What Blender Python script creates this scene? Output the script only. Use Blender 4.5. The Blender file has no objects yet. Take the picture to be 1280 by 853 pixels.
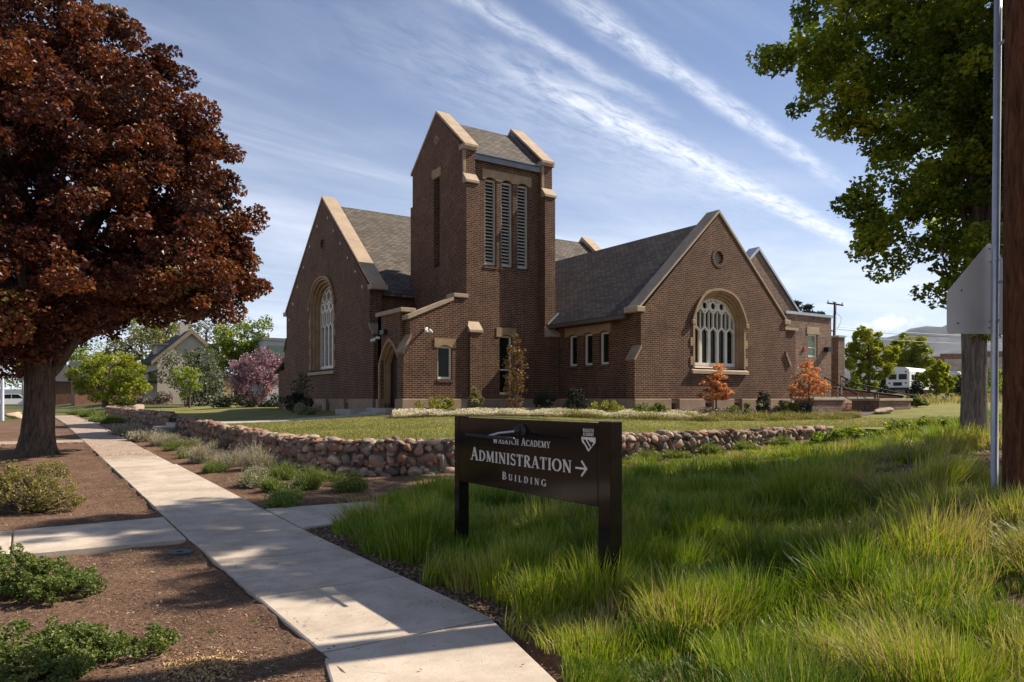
import bpy, bmesh, math, random
import numpy as np
from mathutils import Vector, Matrix, geometry
R = math.radians
random.seed(7)
SC = bpy.context.scene
COL = SC.collection

# ------------------------------------------------------------------ camera
TH = R(33.5); CS, SN = math.cos(TH), math.sin(TH); F = 920.0; EYE = 1.6; HOR = 499.0
cam = bpy.data.cameras.new('camera'); co = bpy.data.objects.new('camera', cam); COL.objects.link(co)
cam.sensor_width = 36; cam.lens = 36 * F / 1280; cam.shift_y = (HOR - 426.5) / 1280
cam.clip_start = 0.05; cam.clip_end = 30000
co.location = (0, 0, EYE); co.rotation_euler = (R(90), 0, -TH)
SC.camera = co

def P(px, py, d):
    a = (px - 640) / F; b = (HOR - py) / F
    return Vector((d * (a * CS + SN), d * (-a * SN + CS), EYE + d * b))

# ------------------------------------------------------------------ light
EL, AZ = R(42.5), R(13)
SUN = Vector((math.cos(EL) * math.cos(AZ), -math.cos(EL) * math.sin(AZ), math.sin(EL)))
sl = bpy.data.lights.new('sun', 'SUN'); so = bpy.data.objects.new('sun', sl); COL.objects.link(so)
sl.energy = 5.0; sl.angle = R(0.53); sl.color = (1.0, 0.89, 0.74)
so.rotation_euler = SUN.to_track_quat('Z', 'Y').to_euler(); so.location = (30, -8, 30)
SC.view_settings.view_transform = 'Standard'; SC.view_settings.look = 'None'
SC.view_settings.exposure = 0.80; SC.view_settings.gamma = 1.0; SC.view_settings.use_curve_mapping = False
SC.cycles.max_bounces = 6; SC.cycles.transparent_max_bounces = 6
SC.cycles.use_denoising = True

def link(nt, a, b): nt.links.new(a, b)
class NT:
    """small node-tree helper"""
    def __init__(s, nt): s.nt = nt
    def n(s, t, **kw):
        nd = s.nt.nodes.new(t)
        for k, v in kw.items(): setattr(nd, k, v)
        return nd
    def put(s, sock, v):
        if v is None: return
        if hasattr(v, 'links') or isinstance(v, bpy.types.NodeSocket): s.nt.links.new(v, sock)
        else: sock.default_value = v
    def m(s, op, a, b=None, c=None, clamp=False):
        nd = s.n('ShaderNodeMath', operation=op, use_clamp=clamp)
        s.put(nd.inputs[0], a)
        if b is not None: s.put(nd.inputs[1], b)
        if c is not None: s.put(nd.inputs[2], c)
        return nd.outputs[0]
    def mix(s, f, a, b, blend='MIX'):
        nd = s.n('ShaderNodeMix', data_type='RGBA', blend_type=blend)
        s.put(nd.inputs[0], f); s.put(nd.inputs[6], a); s.put(nd.inputs[7], b)
        return nd.outputs[2]
    def ramp(s, f, stops, interp='LINEAR'):
        nd = s.n('ShaderNodeValToRGB'); nd.color_ramp.interpolation = interp
        el = nd.color_ramp.elements
        while len(el) < len(stops): el.new(0.5)
        for e, (p, c) in zip(el, stops):
            e.position = p; e.color = c if len(c) == 4 else (*c, 1)
        s.put(nd.inputs[0], f); return nd.outputs[0]
    def noise(s, vec, scale, detail=4, rough=0.55, dist=0.0):
        nd = s.n('ShaderNodeTexNoise'); s.put(nd.inputs['Vector'], vec)
        nd.inputs['Scale'].default_value = scale; nd.inputs['Detail'].default_value = detail
        nd.inputs['Roughness'].default_value = rough; nd.inputs['Distortion'].default_value = dist
        return nd.outputs[0]
    def sstep(s, x, e0, e1):
        nd = s.n('ShaderNodeMapRange', interpolation_type='SMOOTHSTEP')
        s.put(nd.inputs[0], x); nd.inputs[1].default_value = e0; nd.inputs[2].default_value = e1
        nd.inputs[3].default_value = 0; nd.inputs[4].default_value = 1
        return nd.outputs[0]

w = bpy.data.worlds.new('World'); SC.world = w; w.use_nodes = True
wt = w.node_tree; wt.nodes.clear(); W = NT(wt)
sky = W.n('ShaderNodeTexSky', sky_type='NISHITA', sun_disc=False)
sky.sun_elevation = EL; sky.sun_rotation = R(90) + AZ
sky.altitude = 1800; sky.air_density = 1.0; sky.dust_density = 0.6; sky.ozone_density = 1.6
gen = W.n('ShaderNodeTexCoord').outputs['Generated']
sep = W.n('ShaderNodeSeparateXYZ'); link(wt, gen, sep.inputs[0])
dx, dy, dz = sep.outputs
zc = W.m('MAXIMUM', dz, 0.03)
u = W.m('DIVIDE', dx, zc); v = W.m('DIVIDE', dy, zc)
tcoord = W.m('ADD', W.m('MULTIPLY', u, 0.964), W.m('MULTIPLY', v, 0.265))
qcoord = W.m('ADD', W.m('MULTIPLY', u, -0.265), W.m('MULTIPLY', v, 0.964))
def plane_vec(st, sq):
    c = W.n('ShaderNodeCombineXYZ'); link(wt, W.m('MULTIPLY', tcoord, st), c.inputs[0]); link(wt, W.m('MULTIPLY', qcoord, sq), c.inputs[1]); return c.outputs[0]
warp = W.m('MULTIPLY', W.m('SUBTRACT', W.noise(plane_vec(1, 1), 2.2, 5, 0.6), 0.5), 0.07)
qw = W.m('ADD', qcoord, warp)
fib = W.noise(plane_vec(1.2, 4.0), 5.0, 8, 0.7, 0.4)
def trail(q0, wd, t0, t1, t2, t3, amt):
    d = W.m('ABSOLUTE', W.m('SUBTRACT', qw, q0))
    core = W.m('SUBTRACT', 1.0, W.sstep(d, 0.0, wd))
    a = W.m('MULTIPLY', W.sstep(tcoord, t0, t1), W.m('SUBTRACT', 1.0, W.sstep(tcoord, t2, t3)))
    tex = W.sstep(fib, 0.22, 0.72)
    return W.m('MULTIPLY', W.m('MULTIPLY', W.m('MULTIPLY', core, a), tex), amt)
c1 = trail(1.455, 0.135, 1.35, 2.3, 4.4, 6.6, 1.2)
c2 = trail(1.10, 0.080, 1.2, 1.7, 2.6, 4.3, 0.85)
c3 = trail(1.29, 0.065, 0.3, 0.9, 1.8, 2.5, 0.60)
c4 = trail(1.58, 0.42, 0.8, 1.9, 3.2, 4.6, 0.30)
cir = W.m('MULTIPLY', W.sstep(W.noise(plane_vec(0.30, 0.95), 1.1, 7, 0.62, 0.8), 0.44, 0.80), 0.50)
cir2 = W.m('MULTIPLY', W.sstep(W.noise(plane_vec(0.22, 0.3), 0.9, 7, 0.6, 0.3), 0.40, 0.72), W.m('SUBTRACT', 1.0, W.sstep(dz, 0.14, 0.50)))
hz = W.m('ADD', W.m('MULTIPLY', W.m('SUBTRACT', 1.0, W.sstep(dz, -0.02, 0.42)), 0.58), 0.05)
H0 = Vector((0.871, 0.4915, 0)); T0 = Vector((0.4915, -0.871, 0))
dh = W.m('ADD', W.m('MULTIPLY', dx, H0.x), W.m('MULTIPLY', dy, H0.y)); dhc = W.m('MAXIMUM', dh, 0.05)
ss = W.m('DIVIDE', W.m('ADD', W.m('MULTIPLY', dx, T0.x), W.m('MULTIPLY', dy, T0.y)), dhc)
ee = W.m('DIVIDE', dz, dhc)
cv = W.n('ShaderNodeCombineXYZ'); link(wt, ss, cv.inputs[0]); link(wt, ee, cv.inputs[1])
cn = W.m('MULTIPLY', W.m('SUBTRACT', W.noise(cv.outputs[0], 75, 7, 0.65), 0.5), 2.4)
er = W.m('SQRT', W.m('ADD', W.m('POWER', W.m('DIVIDE', ss, 0.040), 2.0), W.m('POWER', W.m('DIVIDE', W.m('SUBTRACT', ee, 0.0925), 0.0105), 2.0)))
cum = W.m('MULTIPLY', W.sstep(W.m('ADD', W.m('SUBTRACT', 1.0, er), cn), 0.0, 0.9), W.m('GREATER_THAN', dh, 0.1))
def scr(a, b): return W.m('SUBTRACT', W.m('ADD', a, b), W.m('MULTIPLY', a, b))
cl = W.m('MINIMUM', c1, 1.0)
for c in (c2, c3, c4, cir, cir2): cl = scr(cl, c)
cl = W.m('MULTIPLY', W.m('MINIMUM', W.m('MAXIMUM', cl, 0.0), 1.0), 0.85)
tinted = W.mix(1.0, sky.outputs[0], (1.08, 1.0, 1.02, 1), 'MULTIPLY')
base = W.mix(hz, tinted, (6.3, 6.8, 7.9, 1))
c_ = W.mix(cl, base, (8.6, 8.9, 9.6, 1))
c_ = W.mix(cum, c_, (9.0, 8.9, 9.0, 1))
bg = W.n('ShaderNodeBackground'); link(wt, c_, bg.inputs[0]); bg.inputs[1].default_value = 0.076
wo = W.n('ShaderNodeOutputWorld'); link(wt, bg.outputs[0], wo.inputs[0])

# ------------------------------------------------------------------ materials
MATS = {}
def new_mat(name):
    m = bpy.data.materials.new(name); m.use_nodes = True; m.node_tree.nodes.clear()
    t = NT(m.node_tree)
    out = t.n('ShaderNodeOutputMaterial'); b = t.n('ShaderNodeBsdfPrincipled')
    link(m.node_tree, b.outputs[0], out.inputs[0]); MATS[name] = m
    return m, t, b, out
def uvc(t): return t.n('ShaderNodeTexCoord').outputs['UV']
def obc(t): return t.n('ShaderNodeNewGeometry').outputs['Position']
def bump(t, b, h, strength, dist=0.02):
    bn = t.n('ShaderNodeBump'); bn.inputs['Strength'].default_value = strength; bn.inputs['Distance'].default_value = dist
    t.put(bn.inputs['Height'], h); t.put(b.inputs['Normal'], bn.outputs[0])
def plain(name, c, rough=0.6, var=0.25, scale=6.0, metal=0.0, bmp=0.0, spec=0.4, c2=None, detail=5):
    m, t, b, _ = new_mat(name)
    p = obc(t); n1 = t.noise(p, scale, detail, 0.6)
    lo = tuple(x * (1 - var) for x in c); hi = c2 or tuple(min(1, x * (1 + var)) for x in c)
    t.put(b.inputs['Base Color'], t.ramp(n1, [(0.3, lo), (0.7, hi)]))
    b.inputs['Roughness'].default_value = rough; b.inputs['Metallic'].default_value = metal
    b.inputs['Specular IOR Level'].default_value = spec
    if bmp: bump(t, b, t.noise(p, scale * 6, 4, 0.6), bmp, 0.01)
    return m
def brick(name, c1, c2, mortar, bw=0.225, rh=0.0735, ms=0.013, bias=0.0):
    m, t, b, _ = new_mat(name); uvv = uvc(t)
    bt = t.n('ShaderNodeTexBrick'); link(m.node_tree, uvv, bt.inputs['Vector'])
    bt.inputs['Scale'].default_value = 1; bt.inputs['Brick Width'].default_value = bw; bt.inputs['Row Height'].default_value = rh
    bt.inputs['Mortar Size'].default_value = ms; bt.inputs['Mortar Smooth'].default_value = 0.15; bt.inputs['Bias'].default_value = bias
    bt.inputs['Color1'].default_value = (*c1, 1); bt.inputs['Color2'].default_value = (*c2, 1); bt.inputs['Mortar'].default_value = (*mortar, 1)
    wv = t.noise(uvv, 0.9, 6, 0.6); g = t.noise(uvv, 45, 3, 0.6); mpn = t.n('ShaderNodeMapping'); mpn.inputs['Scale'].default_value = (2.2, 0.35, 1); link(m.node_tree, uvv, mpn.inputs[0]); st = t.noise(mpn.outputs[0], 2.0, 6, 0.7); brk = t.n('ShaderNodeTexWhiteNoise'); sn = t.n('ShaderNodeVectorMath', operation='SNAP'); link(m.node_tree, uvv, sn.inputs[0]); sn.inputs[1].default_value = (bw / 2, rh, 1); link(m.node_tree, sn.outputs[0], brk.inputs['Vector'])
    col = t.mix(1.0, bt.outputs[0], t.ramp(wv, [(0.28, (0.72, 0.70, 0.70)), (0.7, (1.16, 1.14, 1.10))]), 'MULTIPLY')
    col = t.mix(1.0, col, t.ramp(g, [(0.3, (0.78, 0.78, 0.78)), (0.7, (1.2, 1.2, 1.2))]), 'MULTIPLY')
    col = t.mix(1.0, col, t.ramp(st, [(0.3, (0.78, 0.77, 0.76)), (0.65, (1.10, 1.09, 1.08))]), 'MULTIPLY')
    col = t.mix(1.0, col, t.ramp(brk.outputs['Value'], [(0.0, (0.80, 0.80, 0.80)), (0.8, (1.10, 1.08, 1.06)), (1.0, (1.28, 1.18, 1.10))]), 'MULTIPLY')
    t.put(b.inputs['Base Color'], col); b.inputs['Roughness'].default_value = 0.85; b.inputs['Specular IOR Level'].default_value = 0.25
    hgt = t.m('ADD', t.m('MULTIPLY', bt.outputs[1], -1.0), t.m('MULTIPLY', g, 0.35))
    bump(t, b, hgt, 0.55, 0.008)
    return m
def shingle(name, a, c, dark):
    m, t, b, _ = new_mat(name); uvv = uvc(t)
    bt = t.n('ShaderNodeTexBrick'); link(m.node_tree, uvv, bt.inputs['Vector'])
    bt.inputs['Scale'].default_value = 1; bt.inputs['Brick Width'].default_value = 0.28; bt.inputs['Row Height'].default_value = 0.145
    bt.inputs['Mortar Size'].default_value = 0.017; bt.inputs['Mortar Smooth'].default_value = 0.3
    bt.inputs['Color1'].default_value = (*a, 1); bt.inputs['Color2'].default_value = (*c, 1); bt.inputs['Mortar'].default_value = (*dark, 1)
    n1 = t.noise(uvv, 0.7, 6, 0.65); g = t.noise(uvv, 70, 2, 0.6)
    col = t.mix(1.0, bt.outputs[0], t.ramp(n1, [(0.3, (0.82, 0.82, 0.82)), (0.7, (1.15, 1.13, 1.1))]), 'MULTIPLY')
    col = t.mix(1.0, col, t.ramp(g, [(0.3, (0.75, 0.75, 0.75)), (0.7, (1.25, 1.25, 1.25))]), 'MULTIPLY')
    t.put(b.inputs['Base Color'], col); b.inputs['Roughness'].default_value = 0.9; b.inputs['Specular IOR Level'].default_value = 0.2
    bump(t, b, t.m('MULTIPLY', bt.outputs[1], -1.0), 0.6, 0.01)
    return m
def leafmat(name, stops, trans=0.35, rough=0.5, spec=0.35):
    """leaf colour comes from the per-leaf attribute 'var'; part of the light passes through"""
    m, t, b, out = new_mat(name)
    at = t.n('ShaderNodeAttribute', attribute_name='var')
    col = t.ramp(at.outputs['Fac'], stops)
    t.put(b.inputs['Base Color'], col); b.inputs['Roughness'].default_value = rough; b.inputs['Specular IOR Level'].default_value = spec
    tr = t.n('ShaderNodeBsdfTranslucent'); t.put(tr.inputs[0], t.mix(1.0, col, (1.25, 1.2, 0.75, 1), 'MULTIPLY'))
    mx = t.n('ShaderNodeMixShader'); mx.inputs[0].default_value = trans
    link(m.node_tree, b.outputs[0], mx.inputs[1]); link(m.node_tree, tr.outputs[0], mx.inputs[2]); link(m.node_tree, mx.outputs[0], out.inputs[0])
    return m
def glass(name, tint=(0.02, 0.025, 0.03), rough=0.06):
    m, t, b, _ = new_mat(name)
    n1 = t.noise(obc(t), 3.0, 3, 0.5)
    t.put(b.inputs['Base Color'], t.ramp(n1, [(0.3, tuple(x * 0.7 for x in tint)), (0.7, tuple(x * 1.4 for x in tint))]))
    b.inputs['Roughness'].default_value = rough; b.inputs['Specular IOR Level'].default_value = 0.15
    return m

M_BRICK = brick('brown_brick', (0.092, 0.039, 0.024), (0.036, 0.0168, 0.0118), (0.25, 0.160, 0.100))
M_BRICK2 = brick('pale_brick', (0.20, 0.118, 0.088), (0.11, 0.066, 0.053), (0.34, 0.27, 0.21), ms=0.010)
M_BRICKR = brick('red_brick', (0.30, 0.105, 0.055), (0.20, 0.07, 0.04), (0.34, 0.26, 0.2))
M_SHING = shingle('grey_shingle', (0.165, 0.140, 0.114), (0.085, 0.074, 0.063), (0.035, 0.031, 0.028))
M_SHINGD = shingle('dark_shingle', (0.06, 0.058, 0.056), (0.04, 0.04, 0.04), (0.02, 0.02, 0.02))
M_STONE = plain('tan_stone', (0.32, 0.215, 0.125), 0.8, 0.22, 3.0, bmp=0.2, spec=0.25)
M_CAP = plain('coping_stone', (0.37, 0.28, 0.195), 0.75, 0.18, 2.5, bmp=0.15, spec=0.25)
M_CAP_SHADE = plain('shaded_cap_stone', (0.27, 0.205, 0.145), 0.8, 0.25, 3.0, bmp=0.2, spec=0.2)  # darker copy of the coping stone, shade painted into the buttress caps
M_PLINTH = plain('plinth_stone', (0.30, 0.215, 0.145), 0.85, 0.2, 2.0, bmp=0.2, spec=0.2)
M_WHITE = plain('cream_paint', (0.70, 0.65, 0.55), 0.5, 0.08, 2.0)
M_SLAT = plain('aged_louvre_paint', (0.40, 0.37, 0.31), 0.6, 0.12, 3.0)
M_LEAD = plain('grey_metal_trim', (0.16, 0.165, 0.18), 0.5, 0.15, 3.0, metal=0.3)
M_FASCIA = plain('brown_gutter', (0.10, 0.085, 0.075), 0.5, 0.15, 3.0)
M_DOOR = plain('dark_red_door', (0.022, 0.009, 0.007), 0.4, 0.2, 3.0)
M_GLASS = glass('dark_glass', (0.010, 0.012, 0.009), 0.10)
M_REFLGLASS = glass('green_reflection_glass', (0.22, 0.28, 0.20), 0.15)  # greenish reflection painted in as the annex pane's base colour
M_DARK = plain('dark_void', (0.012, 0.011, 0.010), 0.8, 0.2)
M_STEEL = plain('galvanised_steel', (0.42, 0.43, 0.45), 0.42, 0.12, 5.0, metal=0.65)
M_SIGNBACK = plain('dull_aluminium', (0.50, 0.49, 0.47), 0.5, 0.10, 3.0, metal=0.15, detail=6)
M_BLACK = plain('black_metal', (0.012, 0.012, 0.012), 0.45, 0.2)
M_WPLAST = plain('white_plastic', (0.75, 0.74, 0.72), 0.4, 0.05)
M_LETTER = plain('silver_letters', (0.62, 0.58, 0.52), 0.45, 0.05)
M_RAIL = plain('brown_metal_rail', (0.030, 0.024, 0.020), 0.6, 0.15, spec=0.2)
M_CONC2 = plain('grey_concrete', (0.36, 0.33, 0.29), 0.85, 0.2, 2.5, bmp=0.15)
M_WOODP = None

def m_signpanel():
    m, t, b, _ = new_mat('glossy_black_panel')
    n1 = t.noise(obc(t), 2.0, 3, 0.5)
    t.put(b.inputs['Base Color'], t.ramp(n1, [(0.3, (0.006, 0.005, 0.0045)), (0.7, (0.010, 0.008, 0.007))]))
    b.inputs['Roughness'].default_value = 0.10; b.inputs['Specular IOR Level'].default_value = 0.26
    bump(t, b, t.noise(obc(t), 1.3, 2, 0.5), 0.12, 0.02)
    return m
M_PANEL = m_signpanel()

def m_bark(name, a, c, sc=1.0, depth=0.05):
    m, t, b, _ = new_mat(name)
    p = t.n('ShaderNodeMapping'); p.inputs['Scale'].default_value = (11 * sc, 11 * sc, 1.6 * sc); link(m.node_tree, obc(t), p.inputs[0])
    n1 = t.noise(p.outputs[0], 1.6, 6, 0.65, 0.6); n2 = t.noise(obc(t), 2.0, 4)
    col = t.mix(t.m('MULTIPLY', n2, 0.4), t.ramp(n1, [(0.36, a), (0.62, c)]), (*[x * 0.6 for x in c], 1))
    t.put(b.inputs['Base Color'], col); b.inputs['Roughness'].default_value = 0.95; b.inputs['Specular IOR Level'].default_value = 0.15
    bump(t, b, n1, 1.0, depth)
    return m
M_BARK = m_bark('maple_bark', (0.035, 0.026, 0.020), (0.165, 0.122, 0.092))
M_BARKG = m_bark('grey_bark', (0.07, 0.055, 0.045), (0.25, 0.21, 0.17))
M_TWIG = plain('twig_brown', (0.10, 0.07, 0.05), 0.9, 0.3, 8.0)
M_POLE = m_bark('creosote_wood', (0.034, 0.015, 0.008), (0.15, 0.062, 0.030), 1.6, 0.015)

def m_concrete():
    m, t, b, _ = new_mat('sidewalk_concrete'); p = obc(t)
    n1 = t.noise(p, 0.8, 6, 0.6); n2 = t.noise(p, 90, 3, 0.6); n3 = t.noise(p, 6, 5, 0.65); n4 = t.noise(p, 28, 3, 0.5)
    col = t.ramp(n1, [(0.3, (0.385, 0.320, 0.255)), (0.7, (0.53, 0.455, 0.375))])
    col = t.mix(1.0, col, t.ramp(n2, [(0.3, (0.86, 0.86, 0.86)), (0.7, (1.1, 1.1, 1.1))]), 'MULTIPLY')
    col = t.mix(t.m('MULTIPLY', t.sstep(n3, 0.60, 0.74), 0.45), col, (0.30, 0.21, 0.15, 1))
    col = t.mix(t.m('MULTIPLY', t.sstep(n4, 0.70, 0.76), 0.5), col, (0.16, 0.12, 0.09, 1))
    # leaf litter and dust on the older far slabs
    yy = t.n('ShaderNodeSeparateXYZ'); link(m.node_tree, p, yy.inputs[0])
    far = t.sstep(t.m('ADD', yy.outputs[1], t.m('MULTIPLY', n3, 3.0)), 20.2, 22.5)
    old = t.sstep(yy.outputs[1], 18.0, 18.1)
    col = t.mix(t.m('MULTIPLY', old, 0.5), col, (0.50, 0.44, 0.38, 1))
    col = t.mix(t.m('MULTIPLY', far, t.sstep(n4, 0.38, 0.60)), col, (0.24, 0.14, 0.095, 1))
    n5 = t.noise(p, 2.3, 7, 0.7); col = t.mix(1.0, col, t.ramp(n5, [(0.34, (0.80, 0.78, 0.75)), (0.6, (1.05, 1.05, 1.05))]), 'MULTIPLY')
    vo = t.n('ShaderNodeTexVoronoi', feature='DISTANCE_TO_EDGE'); vo.inputs['Scale'].default_value = 0.42; vo.inputs['Randomness'].default_value = 1.0
    wv = t.n('ShaderNodeVectorMath', operation='ADD'); link(m.node_tree, p, wv.inputs[0]); nzv = t.n('ShaderNodeTexNoise'); nzv.inputs['Scale'].default_value = 3.0; link(m.node_tree, p, nzv.inputs['Vector']); sc_ = t.n('ShaderNodeVectorMath', operation='SCALE'); link(m.node_tree, nzv.outputs[1], sc_.inputs[0]); sc_.inputs['Scale'].default_value = 0.22; link(m.node_tree, sc_.outputs[0], wv.inputs[1]); link(m.node_tree, wv.outputs[0], vo.inputs['Vector'])
    crk = t.m('MULTIPLY', t.m('SUBTRACT', 1.0, t.sstep(vo.outputs[0], 0.001, 0.0035)), t.sstep(n1, 0.60, 0.66))
    col = t.mix(t.m('MULTIPLY', crk, 0.5), col, (0.10, 0.08, 0.06, 1))
    t.put(b.inputs['Base Color'], col); b.inputs['Roughness'].default_value = 0.9; b.inputs['Specular IOR Level'].default_value = 0.2
    bump(t, b, t.m('ADD', n2, t.m('MULTIPLY', n4, 0.5)), 0.25, 0.006)
    return m
M_CONC = m_concrete()

def m_ground():
    m, t, b, _ = new_mat('soil_and_verge'); p = obc(t)
    n1 = t.noise(p, 1.1, 6, 0.65); n2 = t.noise(p, 26, 5, 0.7); n3 = t.noise(p, 110, 2, 0.6); n4 = t.noise(p, 7, 5, 0.7)
    soil = t.ramp(n1, [(0.3, (0.106, 0.061, 0.040)), (0.7, (0.205, 0.130, 0.088))])
    soil = t.mix(1.0, soil, t.ramp(n2, [(0.28, (0.55, 0.52, 0.5)), (0.72, (1.35, 1.32, 1.28))]), 'MULTIPLY')
    soil = t.mix(t.sstep(n3, 0.66, 0.74), soil, (0.34, 0.24, 0.16, 1))
    soil = t.mix(t.m('MULTIPLY', t.sstep(n4, 0.62, 0.70), 0.5), soil, (0.26, 0.18, 0.12, 1))
    s = t.n('ShaderNodeSeparateXYZ'); link(m.node_tree, p, s.inputs[0])
    fy = t.sstep(t.m('ADD', s.outputs[1], t.m('MULTIPLY', n4, 6)), 46, 52)
    fx = t.sstep(t.m('ADD', s.outputs[0], t.m('MULTIPLY', n4, 2)), 17, 21)
    fa = t.m('MAXIMUM', fy, fx)
    gr = t.ramp(t.noise(p, 0.35, 7, 0.7), [(0.3, (0.055, 0.075, 0.018)), (0.7, (0.17, 0.15, 0.06))])
    gr = t.mix(1.0, gr, t.ramp(n2, [(0.3, (0.7, 0.7, 0.7)), (0.7, (1.2, 1.2, 1.2))]), 'MULTIPLY')
    t.put(b.inputs['Base Color'], t.mix(fa, soil, gr)); b.inputs['Roughness'].default_value = 0.95; b.inputs['Specular IOR Level'].default_value = 0.15
    bump(t, b, t.m('ADD', t.m('MULTIPLY', n4, 1.5), n2), 0.9, 0.035)
    return m
M_GROUND = m_ground()
def m_lawn():
    m, t, b, _ = new_mat('mown_lawn'); p = obc(t)
    n1 = t.noise(p, 0.6, 6, 0.65); n2 = t.noise(p, 20, 5, 0.75); n3 = t.noise(p, 2.4, 5, 0.7)
    c = t.ramp(n1, [(0.28, (0.12, 0.135, 0.026)), (0.50, (0.18, 0.175, 0.05)), (0.70, (0.27, 0.22, 0.09))])
    c = t.mix(1.0, c, t.ramp(n2, [(0.3, (0.62, 0.64, 0.6)), (0.7, (1.28, 1.26, 1.25))]), 'MULTIPLY')
    c = t.mix(t.m('MULTIPLY', t.sstep(n3, 0.58, 0.70), 0.6), c, (0.27, 0.215, 0.10, 1))
    t.put(b.inputs['Base Color'], c); b.inputs['Roughness'].default_value = 0.95; b.inputs['Specular IOR Level'].default_value = 0.15
    bump(t, b, n2, 0.8, 0.03)
    return m
M_LAWN = m_lawn()
def m_rubble():
    m, t, b, _ = new_mat('field_stone'); p = obc(t)
    at = t.n('ShaderNodeAttribute', attribute_name='var')
    c = t.ramp(at.outputs['Fac'], [(0.0, (0.13, 0.092, 0.074)), (0.2, (0.28, 0.195, 0.145)), (0.42, (0.26, 0.120, 0.072)), (0.62, (0.40, 0.280, 0.205)), (0.8, (0.19, 0.165, 0.148)), (1.0, (0.50, 0.37, 0.27))])
    n1 = t.noise(p, 9, 6, 0.7); n2 = t.noise(p, 40, 4, 0.7)
    c = t.mix(1.0, c, t.ramp(n1, [(0.3, (0.68, 0.66, 0.64)), (0.7, (1.22, 1.2, 1.18))]), 'MULTIPLY')
    c = t.mix(t.m('MULTIPLY', t.sstep(n2, 0.6, 0.7), 0.4), c, (0.42, 0.36, 0.28, 1))
    t.put(b.inputs['Base Color'], c); b.inputs['Roughness'].default_value = 0.85; b.inputs['Specular IOR Level'].default_value = 0.25
    bump(t, b, t.m('ADD', n1, t.m('MULTIPLY', n2, 0.4)), 0.5, 0.03)
    return m
M_RUBBLE = m_rubble()
M_MORTAR = plain('wall_mortar', (0.12, 0.095, 0.075), 0.95, 0.3, 6.0, bmp=0.4)

G = lambda *s: [(p, c) for p, c in s]
L_RED = leafmat('maple_red_leaf', G((0, (0.022, 0.009, 0.007)), (0.42, (0.062, 0.019, 0.010)), (0.72, (0.19, 0.050, 0.021)), (0.88, (0.27, 0.100, 0.034)), (1, (0.12, 0.12, 0.03))), 0.28, 0.42, 0.4)
L_GREEN = leafmat('deep_green_leaf', G((0, (0.045, 0.085, 0.009)), (0.40, (0.12, 0.18, 0.017)), (0.72, (0.27, 0.33, 0.028)), (1, (0.42, 0.43, 0.04))), 0.55, 0.45, 0.35)
L_MID = leafmat('mid_green_leaf', G((0, (0.12, 0.155, 0.016)), (0.6, (0.25, 0.28, 0.028)), (1, (0.42, 0.43, 0.05))), 0.5)
L_LIME = leafmat('lime_leaf', G((0, (0.14, 0.20, 0.02)), (1, (0.34, 0.40, 0.045))), 0.4)
L_OLIVE = leafmat('olive_leaf', G((0, (0.09, 0.10, 0.03)), (0.6, (0.17, 0.17, 0.055)), (1, (0.26, 0.24, 0.09))), 0.3)
L_DARK = leafmat('dark_conifer', G((0, (0.012, 0.022, 0.012)), (1, (0.04, 0.06, 0.025))), 0.12)
L_SPRUCE = leafmat('blue_spruce', G((0, (0.03, 0.05, 0.04)), (1, (0.08, 0.11, 0.08))), 0.12)
L_ORANGE = leafmat('orange_leaf', G((0, (0.30, 0.085, 0.035)), (0.55, (0.58, 0.235, 0.11)), (0.82, (0.64, 0.36, 0.17)), (1, (0.32, 0.29, 0.06))), 0.4)
L_BRONZE = leafmat('bronze_leaf', G((0, (0.09, 0.045, 0.015)), (0.6, (0.20, 0.11, 0.03)), (1, (0.20, 0.17, 0.05))), 0.3)
L_YELLOW = leafmat('yellow_green_leaf', G((0, (0.10, 0.12, 0.015)), (0.6, (0.26, 0.26, 0.03)), (1, (0.36, 0.33, 0.05))), 0.35)
L_LILAC = leafmat('lilac_blossom', G((0, (0.06, 0.08, 0.03)), (0.3, (0.22, 0.12, 0.17)), (0.7, (0.42, 0.25, 0.34)), (1, (0.55, 0.40, 0.45))), 0.3)
L_WHITEF = leafmat('white_blossom', G((0, (0.05, 0.075, 0.03)), (0.6, (0.10, 0.13, 0.06)), (0.82, (0.14, 0.16, 0.08)), (0.9, (0.6, 0.56, 0.45)), (1, (0.7, 0.66, 0.55))), 0.3)
L_SHRUB = leafmat('shrub_leaf', G((0, (0.06, 0.09, 0.018)), (0.5, (0.12, 0.165, 0.035)), (0.85, (0.19, 0.22, 0.055)), (1, (0.28, 0.26, 0.07))), 0.35)
L_SHRUBY = leafmat('yellowed_shrub_leaf', G((0, (0.10, 0.11, 0.025)), (0.5, (0.21, 0.19, 0.05)), (1, (0.36, 0.30, 0.10))), 0.35)
L_LAV = leafmat('lavender_sprig', G((0, (0.08, 0.12, 0.04)), (0.40, (0.19, 0.21, 0.10)), (0.55, (0.34, 0.30, 0.22)), (0.9, (0.46, 0.40, 0.33)), (1, (0.26, 0.20, 0.34))), 0.25)
L_LAVG = leafmat('green_sprig', G((0, (0.08, 0.12, 0.02)), (0.6, (0.17, 0.215, 0.05)), (1, (0.30, 0.31, 0.12))), 0.35)
L_GRASS = leafmat('tall_grass_blade', G((0, (0.065, 0.125, 0.010)), (0.4, (0.155, 0.240, 0.014)), (0.74, (0.33, 0.375, 0.030)), (0.86, (0.38, 0.30, 0.12)), (1, (0.46, 0.35, 0.20))), 0.36, 0.45, 0.35)
L_LAWN = leafmat('lawn_blade', G((0, (0.13, 0.155, 0.024)), (0.6, (0.22, 0.215, 0.055)), (1, (0.38, 0.30, 0.13))), 0.35)
L_ORNG = leafmat('bed_grass_blade', G((0, (0.12, 0.15, 0.03)), (0.6, (0.24, 0.22, 0.06)), (1, (0.40, 0.32, 0.13))), 0.35)
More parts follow.
